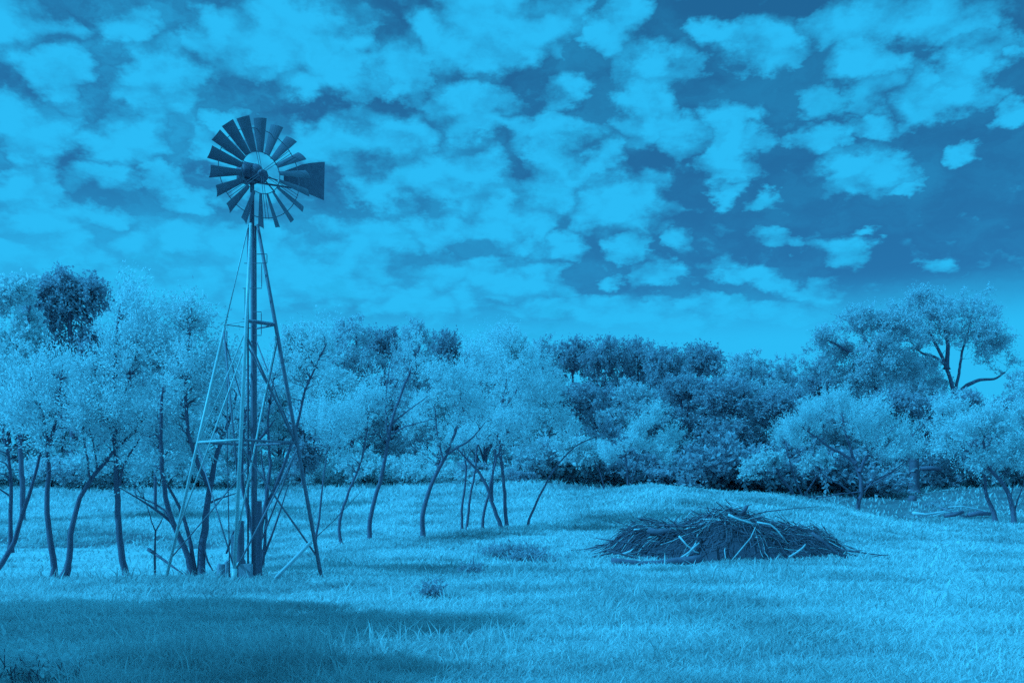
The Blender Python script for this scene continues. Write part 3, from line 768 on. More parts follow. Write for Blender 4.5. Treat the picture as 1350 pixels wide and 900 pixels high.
for k, (mat, rr) in {'left': ('steel', .035), 'near': ('steel', .04), 'right': ('steel_dark', .043), 'far': ('steel_dark', .04)}.items():
    mb = MB(WB)
    if k == 'left':
        j = on_leg(k, 432)
        mb.tube([foot[k], j], rr, 8).tube([j, head[k]], 0.016, 6)
        for v in (418, 422, 428):
            p = on_leg(k, v); mb.tube([p - [.05, 0, 0], p + [.03, 0, 0]], 0.014, 5)
    else:
        mb.tube([foot[k], on_leg(k, 432), head[k]], [rr, rr, rr * .85], 8)
    if k == 'near':
        p = on_leg(k, 745); mb.tube([foot[k], p], rr * 1.5, 8)
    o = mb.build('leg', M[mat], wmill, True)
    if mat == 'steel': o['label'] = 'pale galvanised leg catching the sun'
RING = ['left', 'near', 'right', 'far']
for v, rr in ((428, .02), (583, .03)):
    for a, b2 in zip(RING, RING[1:] + RING[:1]):
        mb = MB(WB).tube([on_leg(a, v), on_leg(b2, v)], rr if not (v == 428 and a in ('left', 'far')) else .01, 6)
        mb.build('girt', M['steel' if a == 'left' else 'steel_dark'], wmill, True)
BR = [('near', 440, 'left', 590, .016, 'steel'), ('near', 462, 'left', 702, .018, 'steel'), ('left', 436, 'near', 640, .022, 'steel_dark'),
      ('left', 586, 'near', 745, .018, 'steel_dark'), ('right', 438, 'near', 715, .02, 'steel'), ('near', 445, 'right', 590, .026, 'steel_dark'),
      ('near', 455, 'right', 582, .018, 'steel_dark'), ('right', 590, 'near', 750, .022, 'steel_dark'), ('right', 588, 'far', 735, .022, 'steel_dark'),
      ('near', 590, 'right', 735, .022, 'steel_dark'), ('far', 440, 'right', 590, .016, 'steel_dark'), ('left', 440, 'far', 585, .014, 'steel_dark'),
      ('far', 600, 'left', 735, .016, 'steel_dark'), ('right', 445, 'far', 582, .016, 'steel_dark')]
for a, v0, b2, v1, rr, mat in BR:
    p, q_ = on_leg(a, v0), on_leg(b2, v1)
    c = (p + q_) / 2 + np.array([0, 0, -0.02])
    MB(WB).tube([p, c, q_], rr, 5).build('brace', M[mat], wmill, True)
MB(WB).tube([at(334.5, 768, 23.0), at(334, 600, 23.0), at(332.5, 262, 23.0)], [.052, .05, .045], 10).build('drop_pipe', M['iron'], wmill, True)
MB(WB).tube([at(327, 760, 23.1), at(327, 300, 23.1)], .022, 6).build('pump_rod', M['iron'], wmill, True)
MB(WB).tube([at(299, 436, 22.9), at(300, 600, 22.8), at(303, 765, 22.6)], .012, 5).build('furl_wire', M['iron'], wmill, True)
# platform and handholds
mb = MB(WB)
pr, pn = on_leg('right', 429), on_leg('near', 429); pf = on_leg('far', 429)
mb.prism([pn + [0, .02, .03], pr + [-.02, 0, .03], pr + [-.1, .1, .03], pn + [.02, .2, .03]], (0, 0, .045))
mb.tube([pn + [.02, .1, .06], at(345, 424, 22.7), at(353, 425, 22.8), pr + [0, 0, .05]], .02, 6)
mb.build('platform', M['old_wood'], wmill)
for (u0, u1, v0, v1) in ((338, 352, 335, 347), (322, 345, 347, 380), (320, 323, 380, 420), (334, 344.5, 411, 442), (323, 326, 408, 432)):
    a_, b_ = at(u0, v0, 22.9), at(u1, v0, 22.9); c_, d_ = at(u1, v1, 22.9), at(u0, v1, 22.9)
    MB(WB).tube([a_, b_, b_ + (c_ - b_) * .1, c_ + (b_ - c_) * .1, c_, d_], .009, 5).build('step_rung', M['iron'], wmill, True)
# mast and gearbox
MB(WB).tube([at(332, 300, 23.0), at(332.5, 232, 23.0)], [.055, .045], 8).build('mast', M['iron'], wmill, True)
psi = math.radians(41)
NV = np.array([math.sin(psi), -math.cos(psi), 0.0]); TV = np.array([math.cos(psi), math.sin(psi), 0.0]); UP = np.array([0, 0, 1.0])
WC = at(343.5, 228, 22.72); WR = 1.21
gb = at(333, 229, 23.0)
mb = MB(WB)
mb.tube([gb - NV * .38 - UP * .02, gb - NV * .34, gb + NV * .2, WC - NV * .06], [.1, .17, .17, .1], 12)
mb.box(gb + TV * -.12 + UP * .01, TV * .17, NV * .2, UP * .15)
mb.tube([gb + TV * -.3, gb + TV * .1, gb + TV * .3, gb + TV * .36], [.12, .15, .14, .06], 12)
mb.box(gb + TV * -.1 - UP * .2, TV * .16, NV * .1, UP * .03)
mb.build('gearbox', M['iron'], wmill, True)
MB(WB).tube([gb - TV * .2 - UP * .17, gb + TV * .1 - UP * .17 + NV * -.02, gb + TV * 1.0 - UP * .1 - NV * .06], .022, 6).build('tail_bone', M['iron'], wmill, True)
mb = MB(WB)
mb.tube([gb + TV * .35 + UP * .0, gb + TV * .62 - UP * .02], .016, 5).tube([gb + TV * .3 - UP * .08, gb + TV * .55 - UP * .3], .016, 5)
mb.build('brake_lever', M['iron'], wmill)
# tail vane folded beside the wheel
vb = gb - NV * .1
def vp(u, v):   # pixel to the vane's plane
    ray = at(u, v, 1.0) - np.array([0, 0, EYE]); o = np.array([0, 0, EYE])
    t = np.dot(vb - o, NV) / np.dot(ray, NV)
    return o + ray * t
mb = MB(WB)
mb.prism([vp(374, 226), vp(398, 217), vp(409, 215), vp(428, 213.5), vp(427, 264), vp(410, 257), vp(392, 246), vp(374, 240)], NV * .012)
mb.build('tail_vane', M['iron'], wmill)
# wheel: hub, rings, spokes and eighteen curved blades
wheel = bpy.data.objects.new('wheel', None); COL.objects.link(wheel); wheel.parent = wmill; wheel.location = tuple(WC - WB)
def wpt(r, a, h=0.0):
    return (TV * math.cos(a) + UP * math.sin(a)) * r + NV * h
MB().tube([NV * -.14, NV * -.05, NV * .08, NV * .12], [.05, .065, .065, .04], 12).build('hub', M['iron'], wheel, True)
NB = 18; A0 = math.radians(90.5)
for r_, hh, th in ((.46, .02, .01), (.98, -.03, .009)):
    MB().tube([wpt(r_, i * 2 * math.pi / 72, hh) for i in range(73)], th, 5, cap=False).build('rim_ring', M['blade_steel'], wheel, True)
for i in range(6):
    a = A0 + math.radians(10) + i * math.pi / 3
    mb = MB()
    for s_ in (-.035, .035):
        mb.tube([wpt(.08, a, .04) + s_ * .6 * wpt(1, a + math.pi / 2), wpt(1.0, a, -.03) + s_ * wpt(1, a + math.pi / 2)], .0065, 4)
    mb.build('spoke', M['blade_steel'], wheel)
phi = math.radians(39)
rngw = random.Random(4)
for i in range(NB):
    a = A0 + i * 2 * math.pi / NB
    er = wpt(1, a); et = -wpt(1, a + math.pi / 2)       # at the top blade et = TV
    ph = phi + rngw.uniform(-.05, .05); mb = MB()
    nr, nc = 2, 6
    grid = []
    for r_, wd in ((.46, .13), (WR, .29)):
        row = []
        for c in range(nc):
            s_ = (c / (nc - 1) - .5)
            curve = .10 * wd * (1 - (2 * s_) ** 2)
            chord = et * math.cos(ph) + NV * math.sin(ph); nrm = -et * math.sin(ph) + NV * math.cos(ph)
            row.append(er * r_ + chord * wd * s_ + nrm * curve)
        grid.append(row)
    for c in range(nc - 1):
        quad = [grid[0][c], grid[0][c + 1], grid[1][c + 1], grid[1][c]]
        n_ = np.cross(quad[1] - quad[0], quad[3] - quad[0]); n_ /= np.linalg.norm(n_)
        mb.prism(quad, n_ * .004)
    mb.build('blade', M['blade_steel'], wheel)

# things at the foot of the windmill
def post_thing(name, u, v0, v1, d, r_, label, cat, mat='old_wood', extra=None):
    b_ = at(u, v0, d); b_[2] = float(zf(b_[0], b_[1])); t_ = at(u + .5, v1, d)
    root = empty(name, b_, label, cat)
    mb = MB(b_); k = 7
    rr = [r_ * 1.1, r_, r_ * .97, r_ * .9]
    pts = [b_ - [0, 0, .1], b_ + (t_ - b_) * .3, b_ + (t_ - b_) * .8, t_]
    mb.tube(pts, rr, 9).build('post', M[mat], root)
    return root, b_, t_
post_thing('wooden_post', 291, 768, 743, 22.8, .095, 'short weathered post stump on the left of the pump', 'post')
root, b_, t_ = post_thing('wooden_post', 299.5, 767, 741, 23.3, .06, 'slim split post close against the pump stand', 'post')
MB(b_).tube([t_ + [-.05, 0, -.02], t_ + [.06, -.04, .06]], [.03, .02], 6).build('splinter', M['old_wood'], root)
pb = at(316, 769, 22.6); pb[2] = float(zf(pb[0], pb[1]))
pump = empty('well_pump', pb, 'rusty pump standard with side spout standing under the windmill tower', 'pump')
MB(pb).tube([pb - [0, 0, .1], pb + [0, 0, .45], pb + [0, 0, .5], pb + [0, 0, .95], pb + [.02, 0, 1.35]], [.14, .13, .1, .1, .07], 10).build('pump_body', M['iron'], pump, True)
MB(pb).box(pb + [.14, -.03, .16], (.13, 0, 0), (0, .12, 0), (0, 0, .24)).box(pb + [-.08, 0, .75], (.09, 0, 0), (0, .09, 0), (0, 0, .28)).build('pump_stand', M['old_wood'], pump)
MB(pb).tube([pb + [.02, -.12, .42], pb + [.02, -.24, .4], pb + [.02, -.28, .32]], .035, 8).build('spout', M['steel'], pump, True)
MB(pb).tube([pb + [-.05, 0, 1.2], pb + [-.14, 0, 1.1], pb + [-.3, .02, .62]], .022, 6).build('handle', M['iron'], pump, True)
# thick old post round the foot of the drop pipe
root, b_, t_ = post_thing('well_casing', 338.5, 766, 660, 23.6, .115, 'thick dark casing post rising beside the pump', 'post', 'bark')


def lying(name, pts, radii, mat, label, cat, group=None, n=7):
    pts = np.array(pts, float)
    o = MB(pts[0]).tube(pts, radii, n).build(name, M[mat], None, True)
    o.location = tuple(pts[0])
    return tag(o, label, cat, group)


def pxs(lst, d, dz=0.0):
    return [at(u, v, d) + [0, 0, dz] for u, v in lst]


lying('leaning_pole', [at(357, 768, 22.2), at(385, 740, 22.5), at(410, 714, 22.9)], [.045, .045, .042], 'pale_stick', 'pale pole propped aslant against the right windmill leg', 'pole')
lying('dead_branch', pxs([(411, 713), (440, 686), (478, 645)], 24.5), [.012, .01, .005], 'dark_stick', 'long thin bare branch rising past the right windmill leg', 'branch', n=4)
b_ = at(195, 723, 24.6)
lying('fallen_branch', [at(196, 724, 25.5), at(212, 735, 25), at(230, 748, 24.6), at(241, 756, 24.3)], [.05, .035, .025, .015], 'bark', 'fallen branch slanting down to the pond edge behind the left leg', 'branch')
sap = empty('sapling', ground_point(205, 25.2), 'small leafless sapling with a forked tip at the pond edge', 'sapling')
mb = MB(np.array(sap.location))
mb.tube([np.array(sap.location) - [0, 0, .3]] + pxs([(204, 735), (205, 700)], 25.2), [.03, .028, .022], 6).tube(pxs([(205, 700), (200, 688), (195, 670), (190, 655)], 25.2), [.018, .014, .01, .006], 5).tube(pxs([(205, 700), (212, 688), (218, 674)], 25.2), [.018, .012, .006], 5)
mb.build('trunk', M['bark'], sap, True)

# ------------------------------------------------------------------ brush pile
PC = np.array([6.55, 31.4, 0.0]); PC[2] = float(zf(PC[0], PC[1]))
RX, RY, RH = 3.65, 1.95, 1.06
def pile_h(x, y):
    q = (x / RX) ** 2 + (y / RY) ** 2
    lump = 1 + 0.1 * np.sin(x * 2.1 + 1) + 0.1 * np.sin(y * 3 + x * 1.3) + 0.1 * np.sin(x * 5.3 + y * 2) - 0.18 * np.exp(-((x + 1.7) / .5) ** 2) + 0.12 * np.exp(-((x + .4) / .6) ** 2) - .1 * np.exp(-((x - 1.6) / .35) ** 2)
    return np.maximum(0, 1 - q ** 0.95) ** 0.5 * RH * lump * (1 - 0.12 * np.clip(x / RX, -1, 1))
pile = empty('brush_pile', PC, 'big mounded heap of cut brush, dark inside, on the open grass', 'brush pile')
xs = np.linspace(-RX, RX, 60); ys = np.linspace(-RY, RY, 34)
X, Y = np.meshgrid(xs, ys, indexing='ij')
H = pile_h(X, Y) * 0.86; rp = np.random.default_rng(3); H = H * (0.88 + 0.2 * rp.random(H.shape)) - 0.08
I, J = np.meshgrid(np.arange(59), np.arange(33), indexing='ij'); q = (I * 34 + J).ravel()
mesh_obj('brush_core', np.stack([X, Y, H], -1).reshape(-1, 3), np.stack([q, q + 34, q + 35, q + 1], 1), M['core_shade'], pile)
rp = np.random.default_rng(8)


def stick_path(lmin, lmax, lift=0.05, radial=0.55):
    while True:
        x = rp.uniform(-1, 1) * RX; y = (rp.uniform(-1, .95) if radial > .3 else rp.uniform(-.55, .7)) * RY
        if (x / RX) ** 2 + (y / RY) ** 2 < 1: break
    L = rp.uniform(lmin, lmax)
    g_ = np.array([-x / RX ** 2, -y / RY ** 2]); g_ /= np.linalg.norm(g_) + 1e-6
    a = math.atan2(g_[1] * .5, g_[0] + .001) if rp.random() < radial else rp.normal(0.15, .55)
    dx, dy = math.cos(a), math.sin(a) * .6
    t = np.linspace(-.5, .5, 6)
    px = x + dx * L * t; py = y + dy * L * t
    pz = pile_h(px, py)
    # straighten: a stick bridges hollows
    lin = np.polyfit(t, pz, 1); fit = np.polyval(lin, t)
    pz = 0.55 * fit + 0.45 * pz + lift + rp.uniform(0, .1)
    pz = np.maximum(pz, 0.03)
    bend = rp.normal(0, .04, 6) * L
    return np.stack([px - dy * bend, py + dx * bend * .5, pz + rp.normal(0, .012, 6)], 1)


mb = MB(); mc = MB()
for i in range(900):
    P = stick_path(.4, 1.7, -.04 + .12 * rp.random(), .35); P[:, 2] += np.linspace(-1, 1, 6) * rp.normal(0, .15)
    r0 = rp.uniform(.006, .02); (mb if rp.random() < .93 else mc).tube(P, np.linspace(r0, r0 * .4, 6), 4, cap=False)
for i in range(460):   # fine twigs poking out of the top and sides
    P = stick_path(.6, 1.2, .0); P = P[::int(rp.choice([-1, 1]))].copy()
    P[3:, 2] += np.array([.06, .16, .3]) * rp.uniform(.1, 1)
    (mc if rp.random() < .2 else mb).tube(P, np.linspace(.009, .003, 6), 3, cap=False)
tag(mb.build('dark_twigs', M['dark_stick'], pile, True), kind='stuff')
tag(mc.build('pale_twigs', M['pale_stick'], pile, True), kind='stuff')
for i in range(70):
    P = stick_path(1.0, 3.4, .06, .12) + PC
    P[:, 2] = np.maximum(P[:, 2], zf(P[:, 0], P[:, 1]) + .02)
    r0 = .012 + .026 * rp.random() ** 2
    a_ = rp.normal(0, .1); P[:, 2] += np.linspace(-1, 1, 6) * a_; P[:, 1] += rp.normal(0, .03, 6)
    P[:, 2] = np.maximum(P[:, 2], zf(P[:, 0], P[:, 1]) + .02)
    dk = rp.random() < .35
    lying('branch', P, np.linspace(r0, r0 * .45, 6), 'dark_stick' if dk else 'pale_stick',
          'dark cut branch lying among the others on the brush heap' if dk else 'pale bare branch lying among the others over the brush heap', 'branch',
          'dark branches on the brush heap' if dk else 'pale branches over the brush heap', n=6)
D = 30.0
NAMED = [
    ('log', [(806, 751), (818, 749), (845, 748), (865, 743), (890, 739), (912, 738), (925, 735)], 27.3, [.11, .1, .075, .085, .1, .12, .1], 'bark', 'thick crooked dark log lying in the grass before the brush heap'),
    ('branch', [(960, 678), (972, 684), (985, 688), (998, 692)], 30.2, [.04, .04, .036, .03], 'pale_stick', 'stout pale limb end lying near the top of the brush heap'),
    ('branch', [(978, 678), (982, 672), (985, 666)], 31.0, [.07, .06, .055], 'dark_stick', 'sawn dark stub standing up from the crown of the brush heap'),
    ('branch', [(998, 688), (1015, 691), (1024, 698), (1032, 708), (1038, 716)], 29.9, [.03, .028, .026, .022, .02], 'pale_stick', 'pale bent branch hooking down the right shoulder of the brush heap'),
    ('branch', [(895, 706), (905, 718), (916, 727), (921, 728)], 29.3, [.026, .026, .022, .016], 'pale_stick', 'short pale forked stick on the front face of the brush heap'),
    ('branch', [(962, 742), (975, 726), (990, 708), (996, 694)], 29.2, [.018, .018, .015, .01], 'pale_stick', 'thin pale stick slanting up the middle front of the brush heap'),
    ('branch', [(893, 738), (908, 728), (916, 720), (922, 715)], 29.0, [.035, .03, .025, .02], 'pale_stick', 'pale limb rising from the crooked log'),
    ('branch', [(786, 709), (805, 712), (830, 716), (848, 722)], 29.8, [.012, .02, .025, .028], 'dark_stick', 'thin branch sticking far out of the left end of the brush heap'),
    ('branch', [(798, 724), (820, 730), (838, 735), (852, 740)], 29.5, [.02, .028, .03, .03], 'dark_stick', 'second thin branch low at the left end of the brush heap'),
    ('branch', [(1108, 724), (1130, 727), (1150, 730), (1170, 732)], 29.9, [.03, .024, .016, .008], 'dark_stick', 'long thin branch trailing out of the right end of the brush heap'),
    ('branch', [(1120, 738), (1140, 735), (1158, 732), (1172, 731)], 29.6, [.022, .018, .012, .007], 'dark_stick', 'lower thin branch trailing out of the right end of the brush heap'),
    ('branch', [(985, 680), (1010, 674), (1045, 670), (1080, 667)], 31.6, [.02, .018, .012, .006], 'dark_stick', 'long wiry branch reaching right above the top of the brush heap'),
    ('branch', [(920, 668), (945, 671), (975, 676), (1000, 682)], 31.8, [.008, .014, .018, .02], 'dark_stick', 'long wiry branch reaching left above the top of the brush heap'),
    ('branch', [(854, 698), (866, 702), (880, 700), (892, 702)], 30.4, [.09, .12, .1, .07], 'dark_stick', 'thick dark chunk of wood at the left shoulder of the brush heap'),
    ('branch', [(1040, 734), (1050, 728), (1058, 722), (1062, 717)], 29.0, [.03, .03, .025, .02], 'pale_stick', 'short pale stick low on the right front of the brush heap'),
    ('branch', [(1070, 702), (1085, 713), (1100, 727), (1122, 740)], 29.6, [.05, .05, .05, .06], 'dark_stick', 'dark limb sloping down the right flank of the brush heap'),
]
for nm, pp, d, rr, mt, lb in NAMED:
    P = np.array(pxs(pp, d)); P[:, 2] = np.maximum(P[:, 2], zf(P[:, 0], P[:, 1]) + np.array(rr) * (.6 if nm != 'log' else 1.25))
    lying(nm, P, rr, mt, lb, 'log' if nm == 'log' else 'branch')
for pp, lb in (([(713, 733), (722, 741), (730, 750), (737, 756)], 'dark stick poking up aslant from the grass left of the brush heap'),
               ([(742, 744), (748, 751), (756, 753), (762, 758)], 'crooked stick in the grass between the aslant stick and the heap'),
               ([(765, 743), (769, 750), (772, 756)], 'thin twig upright in the grass nearest the crooked log')):
    P = np.array(pxs(pp, 28.0)); P[-1][2] = float(zf(P[-1][0], P[-1][1])) - .02
    lying('stick', P, [.022, .022, .02, .016][:len(P)] if 'thin' not in lb else [.01] * len(P), 'dark_stick', lb, 'stick', n=5)


# low weeds and driftwood
def weed_patch(u, d, w, h, n, label, seed, mat='leaf_dark'):
    gp = ground_point(u, d); r = np.random.default_rng(seed)
    root = empty('weed_clump', gp, label, 'weeds')
    tw = []; mb = MB(gp)
    for i in range(n):
        x = gp[0] + r.normal(0, w * .45); y = gp[1] + r.normal(0, w * .25); z = float(zf(x, y))
        e = np.array([x + r.normal(0, .12), y + r.normal(0, .1), z + h * (.5 + .6 * r.random())])
        s0 = np.array([x, y, z - .02]); mb.tube([s0, (s0 + e) / 2 + r.normal(0, .02, 3), e], [.008, .006, .003], 3, cap=False)
        tw.append(((s0 + e) / 2, e, s0 + (e - s0) * .25))
    mb.build('stem', M['dark_stick'], root)
    V, Fq = leaves(tw, r, 3, 8, .18, .07, .25, gp, .3, .9, .3, .6)
    mesh_obj('foliage', V - gp, Fq, M[mat], root)


weed_patch(672, 29.5, 1.1, .32, 90, 'dark patch of dry weeds on the slope left of the aslant stick', 41)
weed_patch(702, 28.6, .8, .25, 50, 'smaller flat patch of dry weeds touching the larger one', 42)
weed_patch(569, 17.6, .12, .26, 14, 'single dark weed standing alone in the bright grass', 43)
#weed_patch(478, 17.3, .18, .3, 16, 'tiny dark weed at the rim of the tree shade', 44)
weed_patch(620, 24.5, .4, .2, 14, 'low dark weed where the trodden grass meets the lit grass', 45)
weed_patch(30, 9.3, .4, .3, 20, 'tall pale weed tuft close to the camera in the corner', 46, 'leaf_bright')
weed_patch(82, 9.25, .2, .24, 9, 'shorter pale weed tuft beside the corner one', 47, 'leaf_bright')

rw = np.random.default_rng(77)
for i in range(14):
    uu = rw.uniform(880, 1330); dd_ = rw.uniform(60, 80)
    weed_patch(uu, dd_, rw.uniform(.8, 2.2), rw.uniform(.25, .5), 40, 'low dry weed clump on the rough ground beyond the grassy mound', 60 + i, ('leaf_dark', 'leaf_oak')[i % 2])
for o_ in [o for o in COL.objects if o.get('label', '').startswith('low dry weed clump')]:
    o_['group'] = 'weed clumps beyond the mound'

# driftwood at the foot of the pale trees on the right
DRIFT = [([(1203, 676), (1220, 678), (1240, 675), (1262, 670)], [.09, .06, .05, .03], 'pale_stick', 'long pale driftwood stem with a knobbed end beyond the mound'),
         ([(1230, 680), (1245, 675), (1262, 674)], [.05, .05, .04], 'pale_stick', 'pale driftwood stick crossing the long stem'),
         ([(1238, 668), (1258, 676), (1275, 681)], [.04, .05, .06], 'bark_grey', 'grey driftwood stick slanting down in the low pile'),
         ([(1245, 680), (1258, 678), (1270, 674)], [.08, .1, .08], 'bark', 'dark rotten log among the pale driftwood'),
         ([(1276, 679), (1290, 676), (1306, 677)], [.1, .13, .08], 'bark', 'broad dark log lying apart, by the swollen-footed stem'),
         ([(1250, 668), (1268, 667), (1290, 671), (1304, 676)], [.03, .03, .03, .02], 'pale_stick', 'thin pale driftwood bow curving over the low pile')]
for pp, rr, mt, lb in DRIFT:
    P = np.array(pxs(pp, 49.0)); P[:, 2] = np.maximum(P[:, 2], zf(P[:, 0], P[:, 1]) + np.array(rr) * .5)
    lying('driftwood', P, rr, mt, lb, 'driftwood')
P = np.array(pxs([(1214, 617), (1228, 617), (1242, 618)], 83)); P[:, 2] = np.maximum(zf(P[:, 0], P[:, 1]) + .2, P[:, 2])
lying('log', P, [.16, .2, .12], 'bark', 'dark fallen log lying beside the thick straight oak trunk', 'log')
P = np.array([ground_point(1203, 78), ground_point(1203, 78) + [0, 0, .42]]); P[0][2] -= .2
lying('stump', P, [.34, .28], 'dark_stick', 'low dark stump in the grass below the thick straight oak trunk', 'stump', n=9)

# ------------------------------------------------------------------ sky, sun, camera
SUN_EL = math.radians(41); SUN_AZ = math.radians(-15)      # from the left, a little behind the scene
sun_dir = Vector((-math.cos(SUN_EL) * math.cos(SUN_AZ), math.cos(SUN_EL) * math.sin(SUN_AZ), math.sin(SUN_EL)))
ld = bpy.data.lights.new('sun', 'SUN'); ld.energy = 4.75; ld.angle = math.radians(0.53); ld.color = (0.038, 0.55, 1.0)
lo = bpy.data.objects.new('sun', ld); COL.objects.link(lo)
lo.rotation_euler = sun_dir.to_track_quat('Z', 'Y').to_euler(); lo.location = (0, 0, 60)

world = bpy.data.worlds.new('World'); scene.world = world; world.use_nodes = True
nt = world.node_tree; nt.nodes.clear(); N = nt.nodes; LK = nt.links
out = N.new('ShaderNodeOutputWorld'); bg = N.new('ShaderNodeBackground'); bg.inputs['Strength'].default_value = 0.1
LK.new(bg.outputs[0], out.inputs[0])
sky = N.new('ShaderNodeTexSky'); sky.sky_type = 'NISHITA'; sky.sun_disc = False
sky.sun_elevation = SUN_EL; sky.sun_rotation = math.atan2(sun_dir.x, sun_dir.y)
tc = N.new('ShaderNodeTexCoord'); sep = N.new('ShaderNodeSeparateXYZ'); LK.new(tc.outputs['Generated'], sep.inputs[0])


def mth(op, a, b=None, c=None, clamp=False):
    n = N.new('ShaderNodeMath'); n.operation = op; n.use_clamp = clamp
    for i, v in enumerate((a, b, c)):
        if v is None: continue
        if isinstance(v, (int, float)): n.inputs[i].default_value = v
        else: LK.new(v, n.inputs[i])
    return n.outputs[0]


def smooth(v, lo_, hi_):
    n = N.new('ShaderNodeMapRange'); n.interpolation_type = 'SMOOTHSTEP'
    LK.new(v, n.inputs[0]); n.inputs[1].default_value = lo_; n.inputs[2].default_value = hi_
    return n.outputs[0]


x, y, z = sep.outputs
zc = mth('ADD', mth('MAXIMUM', z, -0.1), 0.35)
cmb = N.new('ShaderNodeCombineXYZ'); LK.new(mth('DIVIDE', x, zc), cmb.inputs[0]); LK.new(mth('DIVIDE', y, zc), cmb.inputs[1])
p = cmb.outputs[0]


def wn(scale, detail, rough, vec):
    n = N.new('ShaderNodeTexNoise'); n.noise_dimensions = '2D'
    n.inputs['Scale'].default_value = scale; n.inputs['Detail'].default_value = detail; n.inputs['Roughness'].default_value = rough
    LK.new(vec, n.inputs['Vector']); return n


def vmath(op, a, b=None, c=None):
    n = N.new('ShaderNodeVectorMath'); n.operation = op
    for i, v in enumerate((a, b, c)):
        if v is None: continue
        if isinstance(v, tuple): n.inputs[i].default_value = v
        else: LK.new(v, n.inputs[i])
    return n


warp = wn(11.0, 5, 0.62, p)
p2 = vmath('MULTIPLY_ADD', warp.outputs['Color'], (0.11, 0.11, 0), p).outputs[0]
p2 = vmath('ADD', p2, (-0.055, -0.055, 0)).outputs[0]
BLOBS = [  # clouds of the photographed sky: column, row, half width, half height
    (20, 25, 60, 40), (165, 32, 48, 34), (85, 95, 52, 44), (215, 112, 66, 48), (30, 165, 62, 52), (150, 190, 66, 30), (290, 60, 40, 50),
    (375, 45, 90, 55), (430, 55, 60, 58), (462, 98, 36, 28), (405, 110, 40, 26), (530, 85, 34, 42), (620, 40, 66, 60), (690, 30, 60, 50), (560, 30, 40, 30),
    (25, 240, 58, 32), (225, 232, 34, 20), (60, 288, 68, 32), (300, 165, 26, 14), (275, 192, 34, 20), (140, 285, 30, 18), (140, 236, 42, 18), (255, 265, 40, 16),
    (345, 228, 58, 26), (440, 190, 62, 38), (520, 180, 52, 30), (500, 255, 52, 34), (620, 145, 54, 34), (610, 235, 62, 42), (555, 235, 40, 40),
    (240, 315, 84, 28), (330, 330, 84, 36), (480, 315, 74, 34), (575, 300, 54, 28), (660, 295, 48, 36), (430, 365, 110, 40), (640, 365, 74, 30),
    (560, 395, 90, 28), (190, 385, 90, 30), (50, 330, 80, 20), (300, 390, 90, 36), (100, 345, 60, 18),
    (825, 22, 38, 40), (782, 38, 26, 26), (865, 85, 44, 34), (850, 150, 42, 44), (960, 50, 40, 26), (1005, 58, 44, 38), (1105, 40, 38, 34), (1165, 25, 42, 36), (1140, 80, 50, 26),
    (1240, 30, 50, 36), (1290, 80, 42, 34), (1215, 125, 40, 34), (1270, 120, 40, 26), (1155, 120, 40, 22), (750, 122, 36, 22), (955, 165, 38, 26), (965, 212, 36, 32), (985, 185, 34, 24),
    (900, 175, 26, 24), (1075, 185, 26, 26), (1140, 165, 40, 18), (1085, 135, 34, 16), (1135, 228, 56, 28), (1012, 265, 24, 14), (952, 265, 20, 16), (1275, 205, 24, 16), (1195, 245, 18, 8),
    (740, 190, 42, 38), (690, 180, 24, 24), (795, 210, 26, 26), (745, 235, 50, 28), (815, 272, 66, 40), (828, 330, 24, 18), (700, 305, 30, 44), (740, 325, 38, 20), (695, 375, 50, 26),
    (725, 250, 34, 40), (865, 360, 30, 18), (905, 318, 20, 16), (800, 372, 18, 10), (975, 358, 40, 18), (1010, 375, 30, 14), (1065, 390, 34, 14), (1105, 335, 30, 16), (1145, 310, 20, 7), (1025, 316, 34, 8),
    (1225, 350, 22, 9), (1330, 150, 24, 15), (1345, 62, 14, 16), (800, 408, 120, 16), (940, 404, 60, 12), (1030, 412, 50, 10), (870, 420, 90, 16)]
def sky_xy(u, v):
    q = np.array([(u - CU) / F, 1.0, (HV - v) / F]); q /= np.linalg.norm(q)
    return q[0] / (q[2] + 0.35), q[1] / (q[2] + 0.35)


dmin = None
for (u, v, ru, rv) in BLOBS:
    cx_, cy_ = sky_xy(u, v)
    rx_ = 0.5 * (sky_xy(u + ru, v)[0] - sky_xy(u - ru, v)[0]) * 1.03; ry_ = 0.5 * (sky_xy(u, v + rv)[1] - sky_xy(u, v - rv)[1]) * 1.03
    n = vmath('MULTIPLY_ADD', p2, (1 / rx_, 1 / ry_, 0), (-cx_ / rx_, -cy_ / ry_, 0))
    dd = vmath('DOT_PRODUCT', n.outputs[0], n.outputs[0]).outputs['Value']
    dmin = dd if dmin is None else mth('SMOOTH_MIN', dmin, dd, 0.25)
# the rest of the sky (above, beside and behind the camera): cells of the same cloud
puff = N.new('ShaderNodeTexVoronoi'); puff.voronoi_dimensions = '2D'; puff.feature = 'SMOOTH_F1'; puff.inputs['Scale'].default_value = 21; puff.inputs['Smoothness'].default_value = 0.6; LK.new(p2, puff.inputs['Vector'])
vo = N.new('ShaderNodeTexVoronoi'); vo.voronoi_dimensions = '2D'; vo.inputs['Scale'].default_value = 7; LK.new(p2, vo.inputs['Vector'])
gen = mth('POWER', mth('MULTIPLY', vo.outputs['Distance'], 1.75), 2.0)
yc = mth('MAXIMUM', y, 0.001)
infr = mth('MULTIPLY', mth('LESS_THAN', mth('DIVIDE', mth('ABSOLUTE', x), yc), 0.56), mth('LESS_THAN', mth('DIVIDE', z, yc), 0.54))
dmin = mth('MINIMUM', dmin, mth('MULTIPLY_ADD', infr, 20.0, gen))
fb = wn(15.0, 9, 0.64, p)
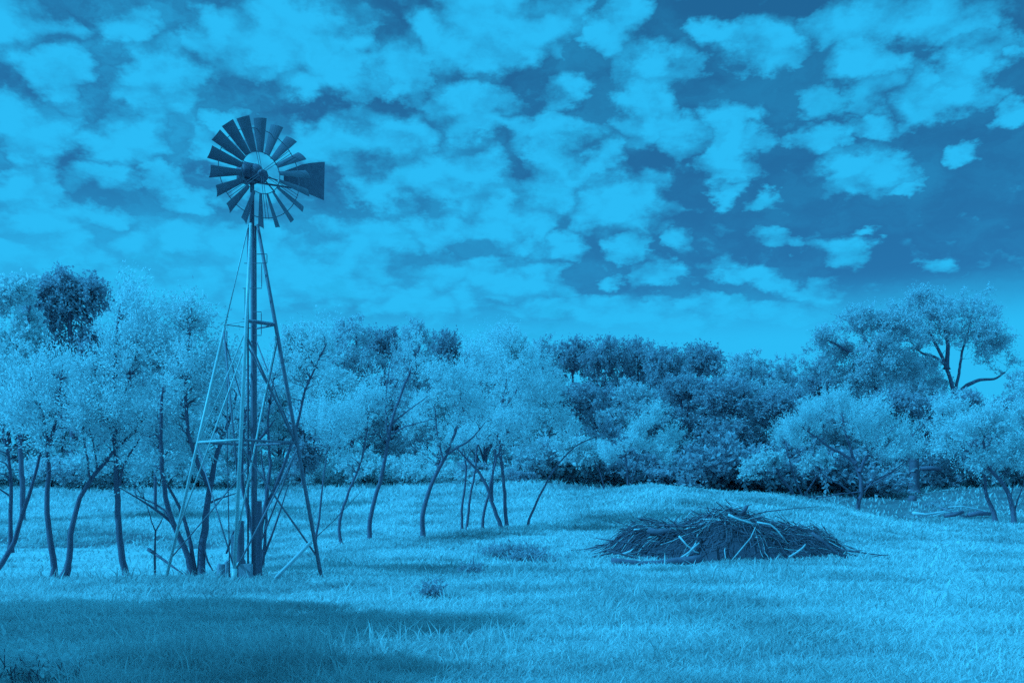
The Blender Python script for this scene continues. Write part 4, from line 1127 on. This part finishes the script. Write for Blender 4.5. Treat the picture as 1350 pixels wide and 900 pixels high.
field = mth('MULTIPLY_ADD', mth('SUBTRACT', fb.outputs['Fac'], 0.5), 2.1, mth('SUBTRACT', 1.0, mth('MINIMUM', dmin, 2.2)))
field = mth('MULTIPLY_ADD', mth('SUBTRACT', 0.42, puff.outputs['Distance']), 1.9, field)
cloud = mth('POWER', smooth(field, -0.9, 1.3), 0.8)
veil = smooth(wn(6.0, 7, 0.62, p2).outputs['Fac'], 0.35, 0.75)
elev = mth('DIVIDE', z, mth('SQRT', mth('ADD', mth('MULTIPLY', x, x), mth('MULTIPLY', y, y))))
hz = mth('SUBTRACT', 1.0, smooth(elev, 0.156, 0.222))
lefty = smooth(mth('DIVIDE', x, yc), 0.25, -0.45)
cov = mth('MAXIMUM', cloud, mth('MULTIPLY', veil, mth('MULTIPLY_ADD', lefty, 0.42, 0.2)))
hzl = mth('MULTIPLY', mth('SUBTRACT', 1.0, smooth(elev, 0.21, 0.32)), mth('MULTIPLY', lefty, 0.62))
hzi = hz
hz = mth('MAXIMUM', hz, hzl)
cov = mth('ADD', hz, mth('MULTIPLY', cov, mth('SUBTRACT', 1.0, hz)))
bw = N.new('ShaderNodeRGBToBW'); LK.new(sky.outputs[0], bw.inputs[0])
SKY_K = 0.36
lum = mth('MULTIPLY_ADD', bw.outputs[0], SKY_K * 0.55, 0.47)
base = vmath('SCALE', (0.175, 1.55, 3.7)); LK.new(lum, base.inputs['Scale'])
inner = mth('MAXIMUM', hz, mth('MULTIPLY_ADD', wn(9.0, 6, 0.6, p2).outputs['Fac'], 0.6, 0.74))
# sky outside the view is made fuller and brighter as added fill light
away_fill = mth('MAXIMUM', smooth(mth('DIVIDE', mth('ABSOLUTE', x), yc), 0.62, 1.3), smooth(mth('DIVIDE', z, yc), 0.56, 1.1))
cov = mth('MAXIMUM', cov, mth('MULTIPLY', away_fill, 0.7))
cl = vmath('SCALE', (0.25, 5.0, 9.2)); LK.new(mth('MULTIPLY', mth('MINIMUM', inner, 1.0), mth('MULTIPLY_ADD', away_fill, 0.28, 1.0)), cl.inputs['Scale'])
mixs = N.new('ShaderNodeMix'); mixs.data_type = 'RGBA'
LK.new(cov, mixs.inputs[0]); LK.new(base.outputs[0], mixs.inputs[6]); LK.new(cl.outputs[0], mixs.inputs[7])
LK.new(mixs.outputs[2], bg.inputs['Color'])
world.cycles.sampling_method = 'NONE'

cam = bpy.data.cameras.new('camera'); co = bpy.data.objects.new('camera', cam); COL.objects.link(co)
co.location = (0, 0, EYE); co.rotation_euler = (math.radians(90), 0, 0)
cam.sensor_width = 36; cam.lens = 36; cam.shift_y = (HV - 450) / F
cam.clip_start = 0.1; cam.clip_end = 4000
scene.camera = co
scene.view_settings.view_transform = 'Standard'; scene.view_settings.look = 'None'
scene.view_settings.exposure = 0; scene.view_settings.gamma = 1; scene.view_settings.use_curve_mapping = False
cy = scene.cycles
cy.max_bounces = 12; cy.diffuse_bounces = 9; cy.transmission_bounces = 8; cy.glossy_bounces = 2
cy.use_denoising = False; cy.use_adaptive_sampling = True; cy.adaptive_threshold = 0.02
